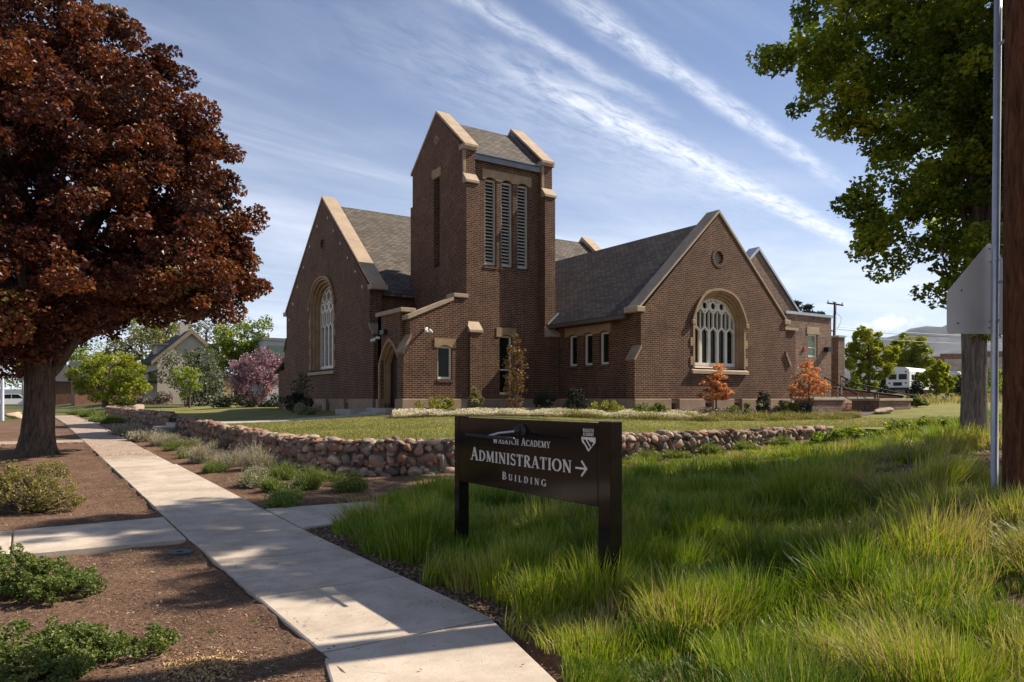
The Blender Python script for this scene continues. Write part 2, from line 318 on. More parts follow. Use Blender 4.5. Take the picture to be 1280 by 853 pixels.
L_WCOV = leafmat('white_bed_flower', G((0, (0.22, 0.23, 0.10)), (0.3, (0.50, 0.46, 0.34)), (1, (0.80, 0.75, 0.66))), 0.25)
L_PURP = leafmat('purple_bed_flower', G((0, (0.08, 0.10, 0.035)), (0.5, (0.14, 0.14, 0.06)), (0.7, (0.24, 0.14, 0.22)), (1, (0.36, 0.24, 0.34))), 0.25)
L_CHIP = leafmat('bark_chip', G((0, (0.05, 0.03, 0.02)), (0.5, (0.16, 0.10, 0.065)), (0.85, (0.30, 0.21, 0.14)), (1, (0.42, 0.32, 0.23))), 0.0, 0.9, 0.15)
L_WOOD = leafmat('pale_wood_chip', G((0, (0.22, 0.13, 0.06)), (1, (0.62, 0.44, 0.24))), 0.0, 0.85, 0.15)

# ------------------------------------------------------------------ object helpers
def prop(o, label=None, cat=None, group=None, kind=None):
    if label: o['label'] = label
    if cat: o['category'] = cat
    if group: o['group'] = group
    if kind: o['kind'] = kind
    return o
class Thing:
    def __init__(s, name, label, cat, loc, group=None, rz=0.0):
        s.o = bpy.data.objects.new(name, None); COL.objects.link(s.o); s.o.empty_display_size = 0.2
        s.o.location = loc; s.loc = Vector(loc); prop(s.o, label, cat, group, 'thing')
class MB:
    def __init__(s): s.v = []; s.f = []; s.mi = []
    def poly(s, pts, mi=0):
        i = len(s.v); s.v += [tuple(p) for p in pts]; s.f.append(tuple(range(i, i + len(pts)))); s.mi.append(mi)
    def mesh(s, vs, fs, mi=0):
        i = len(s.v); s.v += [tuple(p) for p in vs]; s.f += [tuple(i + k for k in f) for f in fs]; s.mi += [mi] * len(fs)
    def box(s, x0, x1, y0, y1, z0, z1, mi=0):
        V = [(x, y, z) for z in (z0, z1) for y in (y0, y1) for x in (x0, x1)]
        s.mesh(V, [(0, 2, 3, 1), (4, 5, 7, 6), (0, 1, 5, 4), (2, 6, 7, 3), (0, 4, 6, 2), (1, 3, 7, 5)], mi)
    def bbox(s, x0, x1, y0, y1, z0, z1, r=0.01, mi=0, seg=2, rot=0.0, piv=None):
        bm = bmesh.new(); bmesh.ops.create_cube(bm, size=1.0)
        for vv in bm.verts: vv.co = Vector(((x0 + x1) / 2 + vv.co.x * (x1 - x0), (y0 + y1) / 2 + vv.co.y * (y1 - y0), (z0 + z1) / 2 + vv.co.z * (z1 - z0)))
        bmesh.ops.bevel(bm, geom=bm.edges[:], offset=r, segments=seg, affect='EDGES', profile=0.5)
        s.bm(bm, mi)
    def bm(s, bm, mi=0, mat=None):
        bm.verts.ensure_lookup_table(); bm.verts.index_update()
        vs = [(mat @ q.co) if mat else q.co for q in bm.verts]
        s.mesh(vs, [[q.index for q in f.verts] for f in bm.faces], mi); bm.free()
    def prism(s, pts, w0, w1, axis, mi=0):
        """pts (u,z) polygon pushed along axis: 'X' -> u is y, 'Y' -> u is x, 'Z' -> pts are (x,y)"""
        def q(p, w_):
            return (w_, p[0], p[1]) if axis == 'X' else ((p[0], w_, p[1]) if axis == 'Y' else (p[0], p[1], w_))
        n = len(pts)
        tri = geometry.tessellate_polygon([[Vector((p[0], p[1], 0)) for p in pts]])
        for w_ in (w0, w1):
            s.mesh([q(p, w_) for p in pts], tri, mi)
        for i in range(n):
            a, b = pts[i], pts[(i + 1) % n]
            s.poly([q(a, w0), q(b, w0), q(b, w1), q(a, w1)], mi)
    def facade(s, axis, outer, holes, wf, wb, reveal=None, mi=0, rmi=None, back=False):
        def q(p, w_): return (w_, p[0], p[1]) if axis == 'X' else (p[0], w_, p[1])
        loops = [[Vector((p[0], p[1], 0)) for p in L] for L in [outer] + list(holes)]
        flat = [p for L in [outer] + list(holes) for p in L]
        tri = geometry.tessellate_polygon(loops)
        s.mesh([q(p, wf) for p in flat], tri, mi)
        if back: s.mesh([q(p, wb) for p in flat], tri, mi)
        for k, L in enumerate([outer] + list(holes)):
            wr = wb if (k == 0 or reveal is None) else reveal
            for i in range(len(L)):
                a, b = L[i], L[(i + 1) % len(L)]
                s.poly([q(a, wf), q(b, wf), q(b, wr), q(a, wr)], mi if (k == 0 or rmi is None) else rmi)
    def tube(s, pts, rad, n=8, caps=True, mi=0):
        pts = [Vector(p) for p in pts]; rr = rad if isinstance(rad, (list, tuple)) else [rad] * len(pts)
        rings = []; ref = Vector((0, 0, 1))
        for i, p in enumerate(pts):
            t = (pts[min(i + 1, len(pts) - 1)] - pts[max(i - 1, 0)]).normalized()
            a = t.cross(ref)
            if a.length < 0.05: a = t.cross(Vector((1, 0, 0)))
            a.normalize(); b = t.cross(a)
            rings.append([p + (a * math.cos(2 * math.pi * k / n) + b * math.sin(2 * math.pi * k / n)) * rr[i] for k in range(n)])
        i0 = len(s.v)
        for r_ in rings: s.v += [tuple(x) for x in r_]
        for i in range(len(rings) - 1):
            for k in range(n):
                s.f.append((i0 + i * n + k, i0 + i * n + (k + 1) % n, i0 + (i + 1) * n + (k + 1) % n, i0 + (i + 1) * n + k)); s.mi.append(mi)
        if caps:
            s.f.append(tuple(i0 + k for k in range(n))); s.mi.append(mi)
            s.f.append(tuple(i0 + (len(rings) - 1) * n + k for k in range(n))); s.mi.append(mi)
    def build(s, name, mat, parent=None, smooth=False, loc=None):
        base = parent.loc if isinstance(parent, Thing) else (Vector(loc) if loc else Vector((0, 0, 0)))
        me = bpy.data.meshes.new(name)
        V = [Vector(p) for p in s.v]
        me.from_pydata([p - base for p in V], [], s.f); 
        for m in (mat if isinstance(mat, (list, tuple)) else [mat]): me.materials.append(m)
        me.polygons.foreach_set('material_index', s.mi)
        uv = me.uv_layers.new(name='UV'); me.update()
        Z = Vector((0, 0, 1)); data = uv.data
        for p in me.polygons:
            n = p.normal
            t = Z.cross(n)
            if t.length < 0.02: t = Vector((1, 0, 0)); b = Vector((0, 1, 0))
            else:
                t.normalize(); b = n.cross(t)
                if t.dot(Vector((1, 1, 0))) < 0: t = -t
                if b.z < 0: b = -b
            for li in p.loop_indices:
                q = V[me.loops[li].vertex_index]; data[li].uv = (q.dot(t), q.dot(b))
        if smooth: me.polygons.foreach_set('use_smooth', [True] * len(me.polygons))
        o = bpy.data.objects.new(name, me); COL.objects.link(o)
        if isinstance(parent, Thing): o.parent = parent.o
        elif parent is not None:
            o.parent = parent
        if loc and not isinstance(parent, Thing): o.location = loc
        return o
    def sub(s, name, mat, thing, part, smooth=False):
        """a sub-part: mesh in the thing's frame, child of the part (parts sit at the thing's origin)"""
        o = s.build(name, mat, thing, smooth); o.parent = part; return o

def npmesh(name, V, F, mat, parent=None, var=None, smooth=False, loc=None, uniform=True):
    """V (n,3), F (m,k) index array; var per-face"""
    base = np.array(parent.loc if isinstance(parent, Thing) else (loc or (0, 0, 0)))
    V = np.asarray(V, dtype=np.float32) - base.astype(np.float32); F = np.asarray(F, dtype=np.int32)
    me = bpy.data.meshes.new(name); m, k = F.shape
    me.vertices.add(len(V)); me.vertices.foreach_set('co', V.ravel())
    me.loops.add(m * k); me.loops.foreach_set('vertex_index', F.ravel())
    me.polygons.add(m); me.polygons.foreach_set('loop_start', np.arange(m, dtype=np.int32) * k)
    try: me.polygons.foreach_set('loop_total', np.full(m, k, dtype=np.int32))
    except Exception: pass
    me.polygons.foreach_set('use_smooth', np.full(m, smooth))
    if var is not None:
        a = me.attributes.new('var', 'FLOAT', 'FACE'); a.data.foreach_set('value', np.asarray(var, dtype=np.float32))
    me.materials.append(mat); me.update(calc_edges=True)
    o = bpy.data.objects.new(name, me); COL.objects.link(o)
    if isinstance(parent, Thing): o.parent = parent.o
    elif loc: o.location = loc
    return o

# ------------------------------------------------------------------ terrain
def sstep(x, a, b):
    t = np.clip((x - a) / (b - a), 0, 1); return t * t * (3 - 2 * t)
def zg(x, y):
    x = np.asarray(x, float); y = np.asarray(y, float)
    s = np.interp(y, [-50, 9, 40, 70, 400], [0, 0, 0.46, 0.46, 0.46])
    rn = np.interp(x, [2.9, 4.2, 6, 8, 15, 30, 80, 160], [0, 0.07, 0.33, 0.66, 0.90, 1.3, 2.2, 2.6])
    rf = np.interp(x, [2.9, 5.2, 12.9, 19.5, 30, 80, 160], [0, 0.05, 0.14, 0.50, 1.1, 2.2, 2.6])
    sh = 0.38 * np.clip(x - 8, 0, 11); t = sstep(y, 3.4 + sh, 8.6 + sh)
    s = s * (1 - sstep(x, 6, 22))
    z = s + rn * (1 - t) + rf * t
    far = sstep(y, 45, 75) * (1 - sstep(x, 25, 45))
    z = z * (1 - far) + far * np.interp(x, [0, 4, 8, 30], [0.42, 0.45, 1.0, 1.25])
    z = z - 0.035 * (1 - sstep(x, 1.45, 1.6)) * (1 - sstep(y, 60, 80))
    z = z - 0.03 * sstep(x, 2.78, 2.9) * (1 - sstep(x, 2.9, 3.6)) 
    return z
def zl(x, y):
    x = np.asarray(x, float); y = np.asarray(y, float)
    t = sstep(np.minimum((x - 5) / 7.5, (y - 13) / 7), -0.1, 1.0)
    wl = 0.70 + 0.14 * sstep(y, 20, 31) * (1 - sstep(x, 5, 9))
    return np.maximum(wl * (1 - t) + 1.05 * t, zg(x, y) + 0.012)
def gz(x, y): return float(zg(x, y))
def lz(x, y): return float(zl(x, y))

def grid_sheet(name, xs, ys, fn, mat, keep=None):
    X, Y = np.meshgrid(xs, ys); Z = fn(X, Y)
    V = np.stack([X.ravel(), Y.ravel(), Z.ravel()], 1); nx = len(xs)
    i, j = np.meshgrid(np.arange(len(xs) - 1), np.arange(len(ys) - 1)); a = (j * nx + i).ravel()
    Fq = np.stack([a, a + 1, a + nx + 1, a + nx], 1)
    if keep is not None:
        c = V[Fq].mean(1); Fq = Fq[keep(c[:, 0], c[:, 1])]
        used = np.unique(Fq); mp = np.full(len(V), -1); mp[used] = np.arange(len(used)); V = V[used]; Fq = mp[Fq]
    return npmesh(name, V, Fq, mat, smooth=True)
rng = np.random.default_rng(11)
def fine(*segs):
    out = []
    for a, b, st in segs: out += list(np.arange(a, b, st))
    return np.array(out + [segs[-1][1]])
def lump(x, y):   # clods and hollows of the bare soil
    return 0.012 * np.sin(x * 9.1 + 2 * np.sin(y * 5.3)) * np.cos(y * 7.7 + np.sin(x * 6.1)) + 0.02 * np.sin(x * 2.3 + y * 1.7) * np.sin(y * 2.9 - x)
def ground_z(x, y):
    onwalk = sstep(x, 1.555, 1.60) * (1 - sstep(x, 2.78, 2.84)); oncross = sstep(y, 9.03, 9.09) * (1 - sstep(y, 10.62, 10.70)) * (1 - sstep(x, 4.2, 4.5))
    k = np.maximum(onwalk, oncross)
    near = 1 - sstep(np.hypot(x, y), 25, 40)
    kz = zg(x, y) + lump(x, y) * (1 - k) * near - 0.10 * k * near
    inl = sstep(x, 5.3, 6.5) * sstep(y, 13.4, 14.6) * (1 - sstep(x, 18, 26)) * (1 - sstep(y, 55, 62))
    return kz - 0.35 * inl
gx = fine((-400, -20, 40), (-20, -3, 2), (-3, 1.2, 0.09), (1.2, 3.1, 0.035), (3.1, 8, 0.09), (8, 22, 0.35), (22, 60, 2), (60, 400, 20), (400, 9000, 900))
gy = fine((-300, -10, 40), (-10, 0, 1), (0, 8.8, 0.09), (8.8, 11, 0.05), (11, 14, .09), (14, 34, 0.3), (34, 90, 2), (90, 400, 20), (400, 9000, 900))
prop(grid_sheet('ground', gx, gy, ground_z, M_GROUND), kind='structure')
def lawn_keep(x, y):
    r = np.hypot(np.maximum(7.2 - x, 0), np.maximum(15.0 - y, 0))
    left_ok = (x > 5.1) & (y > 13.0) & ((x > 7.2) | (y > 15.0) | (r < 2.05))
    return left_ok & ~((x > 19.8) & (y < 13.0 + (x - 19.8) * -0.3))
lx = fine((5.0, 20, 0.25), (20, 46, 1), (46, 60, 2)); ly = fine((9.0, 12.9, 0.4), (12.9, 24, 0.25), (24, 60, 1))
def lawn_keep2(x, y): return np.where(x > 19.6, y > 12.9 - np.minimum((x - 19.6) * 0.35, 3.6), lawn_keep(x, y))
prop(grid_sheet('lawn', lx, ly, lambda x, y: zl(x, y) + 0.012 * np.sin(x * 1.7) * np.sin(y * 1.3), M_LAWN, lawn_keep2), kind='structure')

# sidewalk: separate slabs with open joints, one structure
def slab(mb, quad, top, th=0.12, r=0.008):
    c = sum((Vector(q) for q in quad), Vector((0, 0))) / 4
    qs = [Vector(q) + (c - Vector(q)).normalized() * 0.010 + Vector((0, .009 if c.y > q[1] else -.009)) for q in quad]
    qi = [q + (c - q).normalized() * 0.018 for q in qs]
    t = [top(q.x, q.y) for q in quad] if False else [top(q[0], q[1]) for q in quad]
    n = 4
    vs = [(q.x, q.y, z - th) for q, z in zip(qs, t)] + [(q.x, q.y, z - r) for q, z in zip(qs, t)] + [(q.x, q.y, z) for q, z in zip(qi, t)]
    fs = [(8, 9, 10, 11)]
    for k in range(4):
        fs.append((k, (k + 1) % 4, 4 + (k + 1) % 4, 4 + k)); fs.append((4 + k, 4 + (k + 1) % 4, 8 + (k + 1) % 4, 8 + k))
    mb.mesh(vs, fs)
walk_top = lambda x, y: float(np.interp(y, [-50, 9, 40, 70], [0, 0, 0.46, 0.46])) + 0.012
mb = MB()
ye = [4.52, 6.08, 7.55, 9.03, 10.72, 13.0, 15.4, 17.9]
for a, b in zip(ye[:-1], ye[1:]): slab(mb, [(1.55, a), (2.84, a), (2.84, b), (1.55, b)], walk_top)
y0 = 17.9
k = 0
while y0 < 58:
    slab(mb, [(1.55, y0), (2.8, y0), (2.8, y0 + 1.6), (1.55, y0 + 1.6)], lambda x, y, o=random.uniform(-.012, .004): walk_top(x, y) + o); y0 += 1.6; k += 1
slab(mb, [(1.20, 3.05), (2.44, 3.05), (2.82, 4.52), (1.55, 4.52)], walk_top)
slab(mb, [(0.80, 1.55), (2.05, 1.55), (2.44, 3.05), (1.20, 3.05)], walk_top)
slab(mb, [(0.2, 0.0), (1.5, 0.0), (2.05, 1.55), (0.80, 1.55)], walk_top)
prop(mb.build('sidewalk', M_CONC), kind='structure')
mb = MB()
slab(mb, [(-0.12, 9.05), (1.54, 9.03), (1.54, 10.70), (-0.12, 10.62)], walk_top)
slab(mb, [(-2.0, 9.05), (-0.12, 9.05), (-0.12, 10.62), (-2.0, 10.6)], walk_top)
slab(mb, [(2.85, 9.03), (4.5, 9.2), (4.5, 10.6), (2.85, 10.72)], walk_top)
slab(mb, [(-1.2, 26.4), (1.54, 26.4), (1.54, 27.6), (-1.2, 27.6)], walk_top)
prop(mb.build('side_path', M_CONC), kind='structure')
# path over the lawn to the porch steps
mb = MB()
for i in range(7):
    x = 5.4 + i * 0.78
    slab(mb, [(x, 25.2), (x + 0.78, 25.2), (x + 0.78, 26.6), (x, 26.6)], lambda a, b: lz(a, b) + 0.03)
prop(mb.build('lawn_path', M_CONC2), kind='structure')
# the cross street far left
M_ASPH = plain('asphalt', (0.055, 0.054, 0.053), 0.9, 0.2, 3.0, bmp=0.2)
mb = MB(); mb.box(-60, 7, 112, 124, 0.30, 0.46); prop(mb.build('street', M_ASPH), kind='structure')
# road the buses stand on
mb = MB(); mb.poly([(48, 72, 2.20), (150, 12, 2.45), (156, 22, 2.45), (54, 82, 2.20)]); prop(mb.build('bus_road', M_ASPH), kind='structure')

# mountains far off, one terrain sheet
def m_mount():
    m, t, b, _ = new_mat('mountain_slope'); p = obc(t)
    n1 = t.noise(p, 0.004, 8, 0.65); n2 = t.noise(p, 0.02, 6, 0.7)
    c = t.ramp(n1, [(0.35, (0.045, 0.055, 0.062)), (0.6, (0.10, 0.098, 0.105))])
    c = t.mix(t.sstep(n2, 0.5, 0.62), c, (0.03, 0.048, 0.045, 1))
    t.put(b.inputs['Base Color'], c); b.inputs['Roughness'].default_value = 1; return m
def mount_z(x, y):
    fx = (x * SN + y * CS); r = (x * CS - y * SN); a = r / np.maximum(fx, 1) * F + 640
    ridge = np.interp(a, [-600, 300, 700, 1000, 1080, 1130, 1180, 1260, 1400, 1700, 2400, 4000], [70, 50, 70, 210, 315, 375, 430, 450, 455, 470, 300, 100])
    d = np.hypot(x, y)
    prof = sstep(d, 2600, 5200) - 0.6 * sstep(d, 5200, 8000)
    nz = 1 + 0.12 * np.sin(x * 0.0031 + 1.0) * np.sin(y * 0.0027) + 0.08 * np.sin(x * 0.009 + y * 0.006) + 0.04 * np.sin(x * 0.021 - y * 0.017)
    return ridge * prof * nz * 1.05 - 6
mx = np.linspace(-3500, 8800, 130); my = np.linspace(-3000, 8800, 130)
prop(grid_sheet('mountains', mx, my, mount_z, m_mount(), lambda x, y: np.hypot(x, y) > 2500), kind='structure')

# ------------------------------------------------------------------ vegetation builders
def rand_dirs(n):
    v_ = rng.normal(size=(n, 3)); return v_ / np.linalg.norm(v_, axis=1, keepdims=True)
def leaves(C, size, up=0.3, asp=0.75, out=None):
    """kite leaves (4 verts) at C, random facing"""
    n = len(C); nrm = rand_dirs(n); nrm[:, 2] = np.abs(nrm[:, 2]) + up
    if out is not None: nrm += out * 0.6
    nrm /= np.linalg.norm(nrm, axis=1, keepdims=True)
    t = np.cross(nrm, rand_dirs(n)); t /= np.linalg.norm(t, axis=1, keepdims=True); b = np.cross(nrm, t)
    s = (size * rng.uniform(0.65, 1.25, n))[:, None]
    fold = nrm * s * 0.18
    V = np.stack([C - t * s * 0.5, C - t * s * 0.02 + b * s * asp * 0.5 + fold, C + t * s * 0.55, C - t * s * 0.02 - b * s * asp * 0.5 + fold], 1).reshape(-1, 3)
    Fq = np.arange(n * 4).reshape(n, 4)
    return V, Fq
def clump_points(centers, radii, n, flat=0.75, shell=0.35):
    k = rng.integers(0, len(centers), n) if radii is None else rng.choice(len(centers), n, p=(radii ** 2) / (radii ** 2).sum())
    d = rand_dirs(n); r = rng.uniform(0, 1, n) ** (1 / 3) * (1 - shell) + shell * rng.uniform(0.7, 1.05, n)
    p = d * (r * radii[k])[:, None]; p[:, 2] *= flat
    return centers[k] + p, k
def crown_clumps(lobes, per_m2=0.5, cr=(0.5, 0.95), jitter=0.15):
    """clump centres over and inside the lobes: (x,y,z,rx,rz)"""
    cs, rs = [], []
    for (x, y, z, rx, rz) in lobes:
        n = max(6, int(4 * math.pi * rx * rz * per_m2)); d = rand_dirs(n); r = rng.uniform(0.40, 1.0, n) ** 0.6 * np.where(rng.uniform(0, 1, n) < .18, rng.uniform(1.0, 1.16, n), 1.0)
        c = np.array([x, y, z]) + d * np.array([rx, rx, rz]) * r[:, None]
        cs.append(c); rs.append(rng.uniform(*cr, n))
    return np.concatenate(cs), np.concatenate(rs)
def limb(mb, a, b, r0, r1, sag=0.1, n=7, seg=6):
    a = Vector(a); b = Vector(b); L = (b - a).length
    off = Vector((random.uniform(-1, 1), random.uniform(-1, 1), random.uniform(-0.2, 0.6))) * L * sag
    pts = [a.lerp(b, t) + off * math.sin(math.pi * t) + Vector((random.gauss(0, 1), random.gauss(0, 1), random.gauss(0, .6))) * L * 0.012 for t in [i / seg for i in range(seg + 1)]]
    pts[0] = a; mb.tube(pts, [r0 + (r1 - r0) * (i / seg) ** 0.8 for i in range(seg + 1)], n); return pts
def trunk_tube(mb, pts, rad, n=20, rough=0.06, flare=1.0):
    pts = [Vector(p) for p in pts]; i0 = len(mb.v); ph = [random.uniform(0, 6.28) for _ in range(4)]
    for i, p in enumerate(pts):
        for k in range(n):
            a = 2 * math.pi * k / n
            fl = (1 + 0.11 * flare * math.exp(-(p.z - pts[0].z) / 0.35) * max(0, math.sin(a * 3 + ph[3]))) 
            r = rad[i] * fl * (1 + rough * (math.sin(a * 3 + ph[0]) * .6 + math.sin(a * 7 + ph[1] + p.z * .7) * .4 + math.sin(a * 13 + ph[2] + p.z) * .25))
            mb.v.append((p.x + math.cos(a) * r, p.y + math.sin(a) * r, p.z))
    for i in range(len(pts) - 1):
        for k in range(n):
            mb.f.append((i0 + i * n + k, i0 + i * n + (k + 1) % n, i0 + (i + 1) * n + (k + 1) % n, i0 + (i + 1) * n + k)); mb.mi.append(0)
    mb.f.append(tuple(i0 + (len(pts) - 1) * n + k for k in range(n))); mb.mi.append(0)
def tree(name, label, cat, base, trunk_pts, trunk_rad, lobes, nleaf, lsize, leafm, barkm, group=None, cr=(0.5, 0.95), per_m2=0.5,
         limbs=14, var_shift=0.0, flat=0.7, limb_r=0.10, keep=None, crown_name='crown', twigs=0, ntr=20):
    t = Thing(name, label, cat, base, group)
    mb = MB(); tp = [Vector(base) + Vector(p) for p in trunk_pts]
    if trunk_rad: trunk_tube(mb, tp, trunk_rad, ntr)
    C, rs = crown_clumps(lobes, per_m2, cr)
    if keep is not None:
        kk = keep(C); C, rs = C[kk], rs[kk]
    for i in range(limbs):
        c = C[random.randrange(len(C))]
        h = random.uniform(0.55, 1.0); k = min(int(h * (len(tp) - 1)), len(tp) - 1)
        a = tp[k]; end = Vector(c)
        mid = a.lerp(end, 0.55) + Vector((0, 0, 0.12 * (end - a).length))
        r0 = min(limb_r, trunk_rad[k] * 0.7) if trunk_rad else limb_r
        ps = limb(mb, a, mid, r0, r0 * 0.55, 0.06); limb(mb, ps[-1], end, r0 * 0.55, 0.012, 0.12)
        for _ in range(twigs):
            e2 = Vector(C[random.randrange(len(C))])
            if (e2 - mid).length < 2.2: limb(mb, mid, e2, r0 * 0.35, 0.01, 0.15)
    mb.build('trunk', barkm, t, smooth=True)
    p, k = clump_points(C, rs, nleaf, flat)
    clv = rng.normal(0, 0.17, len(C))
    V, Fq = leaves(p, lsize)
    var = np.clip(0.5 + clv[k] + rng.normal(0, 0.16, nleaf) + var_shift, 0, 1)
    npmesh(crown_name, V, Fq, leafm, t, var)
    return t
def shrub(name, label, cat, base, lobes, nleaf, lsize, leafm, group=None, cr=None, stems=7, var_shift=0.0, up=0.3, flat=0.85, per=None, stem_mat=None):
    """lobes relative to base: (x,y,z,rx,rz)"""
    t = Thing(name, label, cat, base, group)
    L = [(base[0] + a, base[1] + b, base[2] + c, rx, rz) for a, b, c, rx, rz in lobes]
    rr = sum(l[3] for l in L) / len(L); cr = cr or (rr * 0.22, rr * 0.42)
    C, rs = crown_clumps(L, per or 3.0 / max(rr, 0.2) ** 1.5, cr)
    ok = C[:, 2] > base[2] + 0.02; C, rs = C[ok], rs[ok]
    mb = MB()
    for i in range(stems):
        c = C[random.randrange(len(C))]
        limb(mb, (base[0] + random.uniform(-.08, .08) * rr * 2, base[1] + random.uniform(-.08, .08) * rr * 2, base[2] - 0.03), Vector(c), 0.012 + 0.012 * rr, 0.004, 0.12, 5)
    mb.build('stems', stem_mat or M_TWIG, t, smooth=True)
    p, k = clump_points(C, rs, nleaf, flat)
    p[:, 2] = np.maximum(p[:, 2], base[2] + 0.015)
    clv = rng.normal(0, 0.12, len(C))
    V, Fq = leaves(p, lsize, up)
    npmesh('foliage', V, Fq, leafm, t, np.clip(0.5 + clv[k] + rng.normal(0, 0.17, nleaf) + var_shift, 0, 1))
    return t
def blade_mesh(root, H, lean, bend, width, segs=(0.0, 0.4, 0.75, 1.0)):
    n = len(root); side = np.stack([-np.sin(lean), np.cos(lean), np.zeros(n)], 1)
    tw = rng.uniform(-1.2, 1.2, n); ld = np.stack([np.cos(lean), np.sin(lean), np.zeros(n)], 1)
    side = side * np.cos(tw)[:, None] + ld * np.sin(tw)[:, None]
    rows = []
    for t in segs:
        c = root + ld * (H * bend * t ** 1.9)[:, None]; c[:, 2] += H * (t - 0.42 * np.minimum(bend, 1.4) * t ** 2.4)
        wd = width * (1 - t) ** 0.7
        if t < 1: rows += [c - side * wd[:, None], c + side * wd[:, None]]
        else: rows += [c]
    V = np.stack(rows, 1); m = V.shape[1]; V = V.reshape(-1, 3)
    tri = []
    for s_ in range(len(segs) - 2):
        a = 2 * s_; tri += [(a, a + 1, a + 3), (a, a + 3, a + 2)]
    a = 2 * (len(segs) - 2); tri.append((a, a + 1, a + 2))
    Fq = (np.arange(n)[:, None, None] * m + np.array(tri)[None]).reshape(-1, 3)
    return V, Fq, len(tri)
def tuft_plant(name, label, cat, base, rad, height, n, leafm, group=None, v0=0.2, v1=0.9, spread=0.55, wid=0.006):
    t = Thing(name, label, cat, base, group)
    a = rng.uniform(0, 6.283, n); r = np.sqrt(rng.uniform(0, 1, n)) * rad * 0.62 * (1 + .35 * np.sin(a * 3 + base[0] * 7) * np.sin(a * 2 + base[1] * 3))
    root = np.stack([base[0] + np.cos(a) * r, base[1] + np.sin(a) * r, np.full(n, base[2] - 0.02)], 1)
    sub = 0.72 + .28 * np.sin(root[:, 0] * 9 + base[1]) * np.sin(root[:, 1] * 8 + base[0] * 5)
    H = height * rng.uniform(0.35, 1.15, n) * sub * (1 - 0.30 * np.minimum(r / (rad * 0.62), 1.1)) * np.where(rng.uniform(0, 1, n) < .07, 1.35, 1.0)
    V, Fq, k = blade_mesh(root, H, a + rng.normal(0, 0.7, n), spread * rng.uniform(0.2, 1.7, n) * (0.4 + r / (rad * 0.62)), np.full(n, wid) * rng.uniform(0.7, 1.3, n))
    # flower / leaf flecks on the outer half
    m = n; q = rng.integers(0, n, m); f = rng.uniform(0.35, 1.0, m)
    VV = V.reshape(n, -1, 3); tip = VV[q, -1]; C = root[q] * (1 - f[:, None]) + tip * f[:, None]
    LV, LF = leaves(C, wid * 6.5, 0.1, 0.5)
    LF = np.concatenate([LF[:, [0, 1, 2]], LF[:, [0, 2, 3]]])
    F2 = np.concatenate([Fq, LF + len(V)]); V2 = np.concatenate([V, LV])
    var = np.concatenate([np.repeat(rng.uniform(v0, v0 + (v1 - v0) * 0.6, n), k), np.tile(v0 + (v1 - v0) * np.clip(f + rng.normal(0, 0.15, m), 0, 1), 2)])
    npmesh('sprigs', V2, F2, leafm, t, np.clip(var, 0, 1))
    return t

# ------------------------------------------------------------------ the brick hall
GB = 1.0          # ground line at the walls
PT = 1.6          # top of the stone plinth
hall = Thing('brick_hall', 'dark brown brick hall with square gabled tower and tan stone trim', 'church building', (18.0, 27.0, GB))
def arch(uc, half, z0, zs, za, n=12, pt=0.12, pw=3.5):
    pts = [(uc - half, z0), (uc + half, z0)]
    for i in range(n + 1):
        s = 1 - i / n; pts.append((uc + half * s, zs + (za - zs) * (1 - (1 - pt) * s ** pw - pt * s)))
    for i in range(1, n + 1):
        s = i / n; pts.append((uc - half * s, zs + (za - zs) * (1 - (1 - pt) * s ** pw - pt * s)))
    return pts
def rect(u0, u1, z0, z1): return [(u0, z0), (u1, z0), (u1, z1), (u0, z1)]
def inside(pt, poly):
    x, y = pt; c = False; j = len(poly) - 1
    for i in range(len(poly)):
        if (poly[i][1] > y) != (poly[j][1] > y) and x < (poly[j][0] - poly[i][0]) * (y - poly[i][1]) / (poly[j][1] - poly[i][1]) + poly[i][0]: c = not c
        j = i
    return c
def octagon(uc, zc, r, n=16): return [(uc + r * math.cos(2 * math.pi * k / n), zc + r * math.sin(2 * math.pi * k / n)) for k in range(n)]
def chevron(u0, uc, u1, ze, za, th):
    """coping outline: outer line u0,ze -> uc,za -> u1,ze and the same line th lower"""
    return [(u0, ze), (uc, za), (u1, ze), (u1, ze - th), (uc, za - th * 1.25), (u0, ze - th)]

def q3(axis, u_, w_, z): return (w_, u_, z) if axis == 'X' else (u_, w_, z)
def bar2d(mb, axis, a, b, wd, w0, w1):
    a = Vector(a); b = Vector(b); d = b - a
    if d.length < 1e-5: return
    nrm = Vector((-d.y, d.x)).normalized() * wd / 2; ext = d.normalized() * wd * 0.3
    a = a - ext; b = b + ext
    mb.prism([tuple(a + nrm), tuple(b + nrm), tuple(b - nrm), tuple(a - nrm)], w0, w1, axis)

def small_window(axis, uc, wd, z0, z1, wf, name='window', rec=0.17, arched=True, thing=None, glassm=None, fr=0.07, transom=False):
    thing = thing or hall
    s = 1 if True else -1
    mb = MB(); o = rect(uc - wd / 2, uc + wd / 2, z0, z1)
    mb.facade(axis, o, [rect(uc - wd / 2 + fr, uc + wd / 2 - fr, z0 + fr * 1.3, z1 - fr)], wf + rec, wf + rec + 0.10, wf + rec + 0.07)
    if transom:
        zm = z0 + (z1 - z0) * 0.42; bar2d(mb, axis, (uc - wd / 2 + .02, zm), (uc + wd / 2 - .02, zm), 0.05, wf + rec + 0.004, wf + rec + 0.09)
    fo = mb.build(name, M_WHITE, thing)
    mb = MB(); mb.poly([q3(axis, u_, wf + rec + 0.06, z) for u_, z in rect(uc - wd / 2 + .02, uc + wd / 2 - .02, z0 + .02, z1 - .02)])
    mb.sub('pane', glassm or M_GLASS, thing, fo)
    return fo
